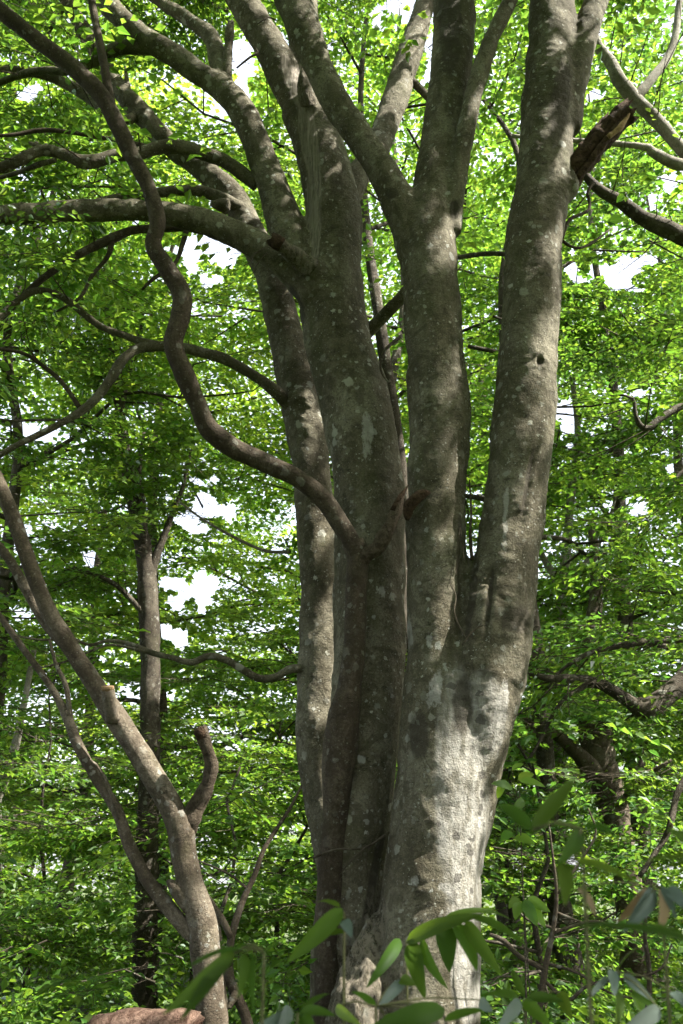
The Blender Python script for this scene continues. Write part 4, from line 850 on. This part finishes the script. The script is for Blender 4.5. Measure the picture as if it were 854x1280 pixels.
# unseen trees added around the viewer to keep skylight and sun off the trunks
for i, (x, y, H, z0, rad, lab) in enumerate([(7.5, 3.2, 15, 4.0, 3.0, 'tall unseen tree added for shade on the sunny side of the big grey tree'), (4.2, -3.0, 14, 4.5, 3.0, 'tall unseen tree added for shade behind the viewer on the sunny side'), (-4.8, 2.6, 13, 4.5, 2.8, 'tall unseen tree added for shade beside the small pale tree'),
        (-1.0, -5.0, 14, 3.5, 3.2, 'tall unseen tree added for shade straight behind the viewer'), (1.6, 0.8, 13, 6.5, 2.6, 'slender unseen tree added for shade over the viewer'), (-5.5, -3.0, 13, 3.0, 3.0, 'tall unseen tree added for shade behind the viewer away from the sun'), (9.0, -2.0, 14, 3.0, 3.0, 'tall unseen tree added for shade far out on the sunny side')]):
    grow_tree('woodland_tree', lab, x, y, H, .14, z0, rad, 14, M['far'], M['leaf'], 400 + i, 0.7, .5, None, 'coarse')
# understorey
UNDER = [(-3.9, 8.8, 2.6, 1.3, 'leaf'), (-1.7, 12.6, 3.2, 1.7, 'leaf_lime'), (-1.0, 9.2, 2.4, 1.3, 'leaf'), (0.0, 9.6, 3.0, 1.5, 'leaf'), (1.6, 8.8, 2.6, 1.4, 'leaf_dark'), (2.5, 14.2, 3.4, 1.8, 'leaf_lime'), (4.2, 8.6, 3.0, 1.5, 'leaf_dark'), (-3.6, 12.5, 4.2, 2.2, 'leaf'), (-0.8, 12.8, 4.2, 2.2, 'leaf'), (2.0, 12.6, 4.0, 2.2, 'leaf_lime'), (4.8, 12.2, 4.4, 2.2, 'leaf'), (-6.0, 11.5, 4.0, 2.2, 'leaf')]
UNDER_LABELS = ['green shrub behind the second thin limb of the small pale tree', 'lime-green shrub just behind the rough-barked trunk', 'green shrub behind the thin leaning sapling', 'green shrub close behind the grey butt', 'dark green shrub behind the broad-leaved seedlings', 'lime-green shrub behind the brown tree with the dark arm', 'dark green shrub behind the withered bamboo grass',
                'broad green shrub at the foot of the rough-barked trunk', 'tall green shrub beyond the thin leaning sapling', 'lime-green shrub left of the brown tree with the dark arm', 'tall green shrub at the foot of the brown tree with the dark arm', 'tall green shrub beyond the limbs of the small pale tree']
for i, (x, y, H, rad, lm) in enumerate(UNDER):
    e = grow_tree('understorey_shrub', UNDER_LABELS[i], x, y, H, .035, 0.35, rad, 12, M['far'], M[lm], 500 + i, 0.95, .5, 'understorey shrubs', 'low')
    e['category'] = 'shrub'
# far wood, one mass
cr = Crown(); r = np.random.default_rng(77)
for i in range(2400):
    y = r.uniform(30, 46); x = r.uniform(-0.5, 0.5) * y * 1.1; top = 9 + 5 * vnoise(np.array([x * 0.16, y * 0.1, 0]), 9) - 0.05 * (y - 16)
    if abs(x / y + 0.16) < 0.05: top -= 3
    z = -2 + (top + 2) * r.random() ** 0.7
    leafy(cr, np.array([x, y, z]), np.array([r.normal(), r.normal(), 0]), r.random(), r, 'coarse', 1.6, 0.5)
fw_ = empty('far_wood', (0, 34, -1.2), 'bright pale green wood far behind the thicket', 'wood'); fw_['kind'] = 'stuff'
cr.build(fw_, (0, 34, -1.2), M['leaf_lime'], twigs=False)
# ground cover
cr = Crown()
for i in range(1200):
    y = 4.2 + 17 * r.random() ** 1.3; x = r.uniform(-1, 1) * (0.45 * y + 1.2); z = ground_z(x, y) + r.uniform(0.08, 0.55)
    leafy(cr, np.array([x, y, z]), np.array([r.normal(), r.normal(), 0.6]), r.random(), r, 'low', 1.0, 0.5)
uc = empty('ground_cover', (0, 6, 0), 'low leafy ground cover under the trees', 'ground cover'); uc['kind'] = 'stuff'
cr.build(uc, (0, 6, 0), M['leaf'], twigs=False)

# ------------------------------------------------------------------ bamboo grass
def blade(p0, p1, width, nrm, sag, tone, seg=12, tipcurl=0.0):
    """one lance-shaped leaf from p0 to p1, folded on its midrib, bowed by sag along nrm"""
    L = np.linalg.norm(p1 - p0); y = (p1 - p0) / L
    z = nrm - y * (nrm @ y); z /= np.linalg.norm(z); x = np.cross(y, z)
    t_ = np.linspace(0, 1, seg + 1); w = width / 2 * np.sin(np.pi * np.clip(t_, 0, 1) ** 0.72) ** 0.62 * (1 - 0.25 * t_); w[0] = width * 0.05; w[-1] = 0.0004
    mid = p0 + np.outer(t_, p1 - p0) + np.outer(4 * t_ * (1 - t_) * sag * L, z)
    up = 0.22 * w[:, None] * z
    ripple = (0.03 * w * np.sin(t_ * 17))[:, None] * z
    V = np.vstack([mid - x * w[:, None] + up + ripple, mid - x * w[:, None] * .5 + up * .4, mid, mid + x * w[:, None] * .5 + up * .4, mid + x * w[:, None] + up - ripple])
    m = seg + 1; q = []
    for a in range(4):
        i = np.arange(seg) + a * m; q.append(np.stack([i, i + m, i + m + 1, i + 1], -1))
    return V, np.vstack(q)

CAMDIR = np.array([0, -ct, -st])
def sasa(label, Yb, root, head, leaves, culm=True):
    """root/head in pixels at depth Yb; leaves: (x0, y0, x1, y1, width, depth0, depth1, roll, material)"""
    ph, s0 = P(head[0], head[1], Yb)
    rb = P(root[0], root[1], Yb)[0]; base = np.array([rb[0], rb[1] + 0.03, float(ground_z(rb[0], rb[1]))])
    e = empty('bamboo_grass', base, label, 'bamboo grass')
    if culm:
        c = catmull([[*base, .0035], [base[0] * .7 + ph[0] * .3 + .02, base[1], base[2] * .5 + ph[2] * .5, .003], [*(ph * .8 + base * .2 + np.array([0, 0, .0])), .0028], [*ph, .002]], 0.05)
        V_, q_, t_ = tube(c, 7); obj('culm', mesh_from('culm', V_ - base, q_, t_), M['twig'] if False else M['culm'], e)
    r = np.random.default_rng(int(head[0]) + int(head[1]))
    for x0, y0, x1, y1, w, d0, d1, roll, mk in leaves:
        a, s0 = P(x0, y0, d0); b_, s1 = P(x1, y1, d1)
        nr = UP * math.cos(math.radians(roll)) + CAMDIR * math.sin(math.radians(roll)) + r.normal(size=3) * 0.15
        V_, q_ = blade(a, b_, w * s0 * 1.12, nr, r.uniform(0.05, 0.11), 0)
        tone = np.full(len(V_), np.clip(r.random(), 0, 1))
        lf = obj('leaf', mesh_from('leaf', V_ - base, q_, np.zeros((0, 3), int), True, {'tint': tone}), M[mk], e, label='withered brown leaf' if mk == 'sasa_dry' else 'bluish grey leaf' if mk == 'sasa_grey' else None)
        if np.linalg.norm(a - ph) > 0.02:
            tv, tq, tt = tube(catmull([[*ph, .0016], [*((a + ph) / 2 + UP * 0.008), .0014], [*a, .0012]], 0.02), 5)
            obj('stalk', mesh_from('stalk', tv - base, tq, tt), M['culm'], lf)
    return e
M['culm'] = wood_material('culm_skin', (0.07, 0.075, 0.03), (0.13, 0.13, 0.06), 40, 0.2)
G, GR, DR = 'sasa', 'sasa_grey', 'sasa_dry'
sasa('bamboo grass with a fan of broad drooping leaves before the butt of the grey tree', 2.3, (520, 1400), (508, 1178), [
    (508, 1178, 604, 1143, 20, 2.3, 2.2, 50, G), (556, 1147, 640, 1150, 12, 2.24, 2.3, 25, G), (500, 1174, 458, 1235, 16, 2.3, 2.2, 75, G), (514, 1178, 532, 1250, 22, 2.3, 2.2, 80, G), (527, 1174, 560, 1236, 16, 2.3, 2.2, 80, G),
    (556, 1158, 562, 1216, 25, 2.26, 2.18, 85, G), (570, 1154, 596, 1214, 22, 2.25, 2.18, 85, G), (582, 1152, 628, 1220, 18, 2.24, 2.15, 80, G), (592, 1147, 658, 1182, 12, 2.22, 2.1, 60, G)])
sasa('bamboo grass with dark ragged hanging leaves before the small pale tree', 1.3, (330, 1500), (330, 1190), [
    (303, 1186, 234, 1210, 12, 1.3, 1.25, 40, G), (292, 1190, 204, 1268, 20, 1.3, 1.22, 75, G), (284, 1198, 226, 1276, 18, 1.3, 1.22, 80, G), (306, 1192, 298, 1248, 15, 1.3, 1.25, 80, G), (318, 1194, 319, 1268, 11, 1.3, 1.25, 60, G), (330, 1190, 372, 1170, 6, 1.3, 1.3, 30, G)])
sasa('bamboo grass leaning over the left flank of the grey butt', 1.9, (440, 1450), (430, 1140), [
    (428, 1136, 358, 1204, 22, 1.9, 1.85, 60, G), (430, 1142, 382, 1168, 12, 1.9, 1.9, 40, G), (430, 1150, 440, 1172, 14, 1.9, 1.85, 80, GR), (432, 1164, 386, 1172, 9, 1.9, 1.9, 40, G), (425, 1134, 395, 1128, 10, 1.9, 1.95, 30, G)])
sasa('low bamboo grass with bluish leaves between the small pale tree and the butt', 1.7, (370, 1420), (372, 1266), [
    (366, 1264, 308, 1290, 14, 1.7, 1.65, 60, GR), (362, 1258, 345, 1296, 16, 1.7, 1.65, 80, GR), (376, 1264, 420, 1270, 14, 1.7, 1.65, 60, G), (380, 1262, 412, 1242, 12, 1.7, 1.75, 50, G), (378, 1270, 398, 1300, 18, 1.7, 1.65, 70, G)])
sasa('low bamboo grass with one yellow-green leaf at the foot of the grey butt', 1.9, (470, 1420), (470, 1258), [
    (420, 1258, 452, 1282, 13, 1.9, 1.85, 70, 'leaf_lime'), (556, 1262, 452, 1292, 26, 1.85, 1.8, 55, G), (500, 1224, 520, 1232, 14, 1.95, 1.9, 70, G), (505, 1226, 472, 1262, 14, 1.95, 1.9, 70, GR), (470, 1258, 440, 1240, 10, 1.9, 1.95, 50, G), (556, 1275, 608, 1262, 12, 1.9, 1.9, 40, G), (600, 1250, 616, 1264, 14, 1.9, 1.88, 70, GR), (480, 1270, 520, 1300, 18, 1.9, 1.85, 60, G)])
sasa('tall bamboo grass with wide blurred leaves right of the grey butt', 1.25, (725, 1500), (727, 1036), [
    (666, 1036, 718, 974, 20, 1.25, 1.3, 70, G), (667, 1038, 624, 1006, 19, 1.25, 1.3, 70, G), (730, 1034, 770, 1044, 14, 1.25, 1.2, 50, G), (728, 1036, 676, 1031, 10, 1.25, 1.28, 35, G), (727, 1039, 696, 1082, 20, 1.25, 1.2, 75, G), (704, 1080, 706, 1132, 21, 1.22, 1.18, 80, G), (720, 1076, 800, 1106, 11, 1.23, 1.15, 40, G)])
sasa('bamboo grass with withered bluish leaves tipped brown at the right', 1.5, (830, 1500), (826, 1110), [
    (818, 1112, 778, 1166, 20, 1.5, 1.45, 75, GR), (826, 1112, 823, 1170, 16, 1.5, 1.45, 80, DR), (834, 1110, 866, 1142, 18, 1.5, 1.45, 75, GR), (722, 1110, 744, 1146, 15, 1.55, 1.5, 75, DR), (812, 1112, 772, 1152, 16, 1.52, 1.5, 60, DR), (815, 1116, 790, 1150, 9, 1.48, 1.45, 80, GR), (828, 1108, 846, 1150, 10, 1.5, 1.46, 70, GR)])
sasa('bamboo grass holding one long level blade before the withered leaves', 0.95, (900, 1600), (880, 1180), [
    (866, 1178, 716, 1158, 16, .95, .95, 30, G), (870, 1182, 800, 1150, 12, .95, 1.0, 40, G)])
sasa('bamboo grass at the right edge with narrow leaves above the withered ones', 1.2, (890, 1500), (875, 1064), [
    (872, 1060, 834, 1036, 16, 1.2, 1.2, 60, G), (872, 1072, 800, 1078, 10, 1.2, 1.2, 35, G), (875, 1076, 815, 1092, 8, 1.2, 1.2, 40, G), (875, 1062, 850, 1020, 10, 1.2, 1.25, 60, G)])
sasa('low bamboo grass with drooping grey-green leaves below the withered ones', 1.9, (775, 1420), (770, 1214), [
    (765, 1212, 768, 1246, 14, 1.9, 1.85, 80, GR), (780, 1218, 818, 1252, 12, 1.9, 1.85, 70, GR), (760, 1220, 732, 1252, 8, 1.9, 1.85, 60, GR), (771, 1236, 769, 1284, 15, 1.9, 1.85, 80, G), (800, 1184, 772, 1214, 9, 1.85, 1.9, 50, G), (790, 1240, 830, 1270, 14, 1.9, 1.85, 60, G), (825, 1262, 780, 1285, 20, 1.8, 1.75, 65, GR), (840, 1240, 866, 1270, 16, 1.8, 1.75, 65, GR)])
sasa('low bamboo grass in the shade between the butt and the drooping grey leaves', 2.1, (660, 1420), (655, 1250), [
    (655, 1250, 690, 1285, 16, 2.1, 2.05, 70, G), (650, 1250, 622, 1285, 16, 2.1, 2.05, 70, GR), (660, 1246, 705, 1252, 13, 2.1, 2.05, 50, G), (648, 1246, 606, 1244, 12, 2.1, 2.1, 45, G), (700, 1240, 715, 1275, 16, 2.1, 2.05, 75, G), (655, 1244, 640, 1212, 10, 2.1, 2.15, 60, G)])

# broad-leaved seedlings beside the butt
def seedling(label, Y, root, head, spots, size):
    base = P(root[0], root[1], Y)[0]; base[2] = float(ground_z(base[0], base[1])); ph = P(head[0], head[1], Y)[0]
    e = empty('seedling', base, label, 'seedling'); r = np.random.default_rng(int(head[0]))
    V_, q_, t_ = tube(catmull([[*base, .005], [*(base * .5 + ph * .5 + np.array([.03, 0, .05])), .004], [*ph, .002]], .05), 6); obj('stem', mesh_from('stem', V_ - base, q_, t_), M['twig'], e)
    for x0, y0, x1, y1, w in spots:
        a, s0 = P(x0, y0, Y + r.normal() * .03); b_ = P(x1, y1, Y - 0.04 + r.normal() * .03)[0]
        V_, q_ = blade(a, b_, w * s0 * 1.3, UP * .5 + CAMDIR * .7 + r.normal(size=3) * .2, 0.06, 0, 8)
        lf = obj('leaf', mesh_from('leaf', V_ - base, q_, np.zeros((0, 3), int), True, {'tint': np.full(len(V_), r.random())}), M['leaf_lime'], e)
        tv, tq, tt = tube(catmull([[*(ph + (a - ph) * 0.0), .0018], [*((a + ph) / 2 - UP * .01), .0015], [*a, .001]], .04), 5); obj('stalk', mesh_from('stalk', tv - base, tq, tt), M['twig'], lf)
seedling('seedling with broad pale green leaves against the right flank of the butt', 4.6, (640, 1420), (650, 1010), [(648, 975, 668, 968, 12), (650, 975, 682, 984, 10), (640, 985, 614, 980, 12), (640, 1040, 626, 1052, 12), (645, 1045, 668, 1056, 12), (655, 1000, 640, 1012, 10), (630, 978, 622, 998, 9), (640, 962, 655, 955, 8)], 12)
seedling('seedling with bright broad leaves low between butt and bamboo grass', 4.4, (650, 1420), (655, 1130), [(655, 1125, 672, 1158, 13), (650, 1128, 644, 1150, 12), (660, 1122, 688, 1140, 11), (660, 1128, 682, 1160, 12), (648, 1122, 636, 1136, 10)], 12)
print('LEAVES', LEAFCOUNT[0])
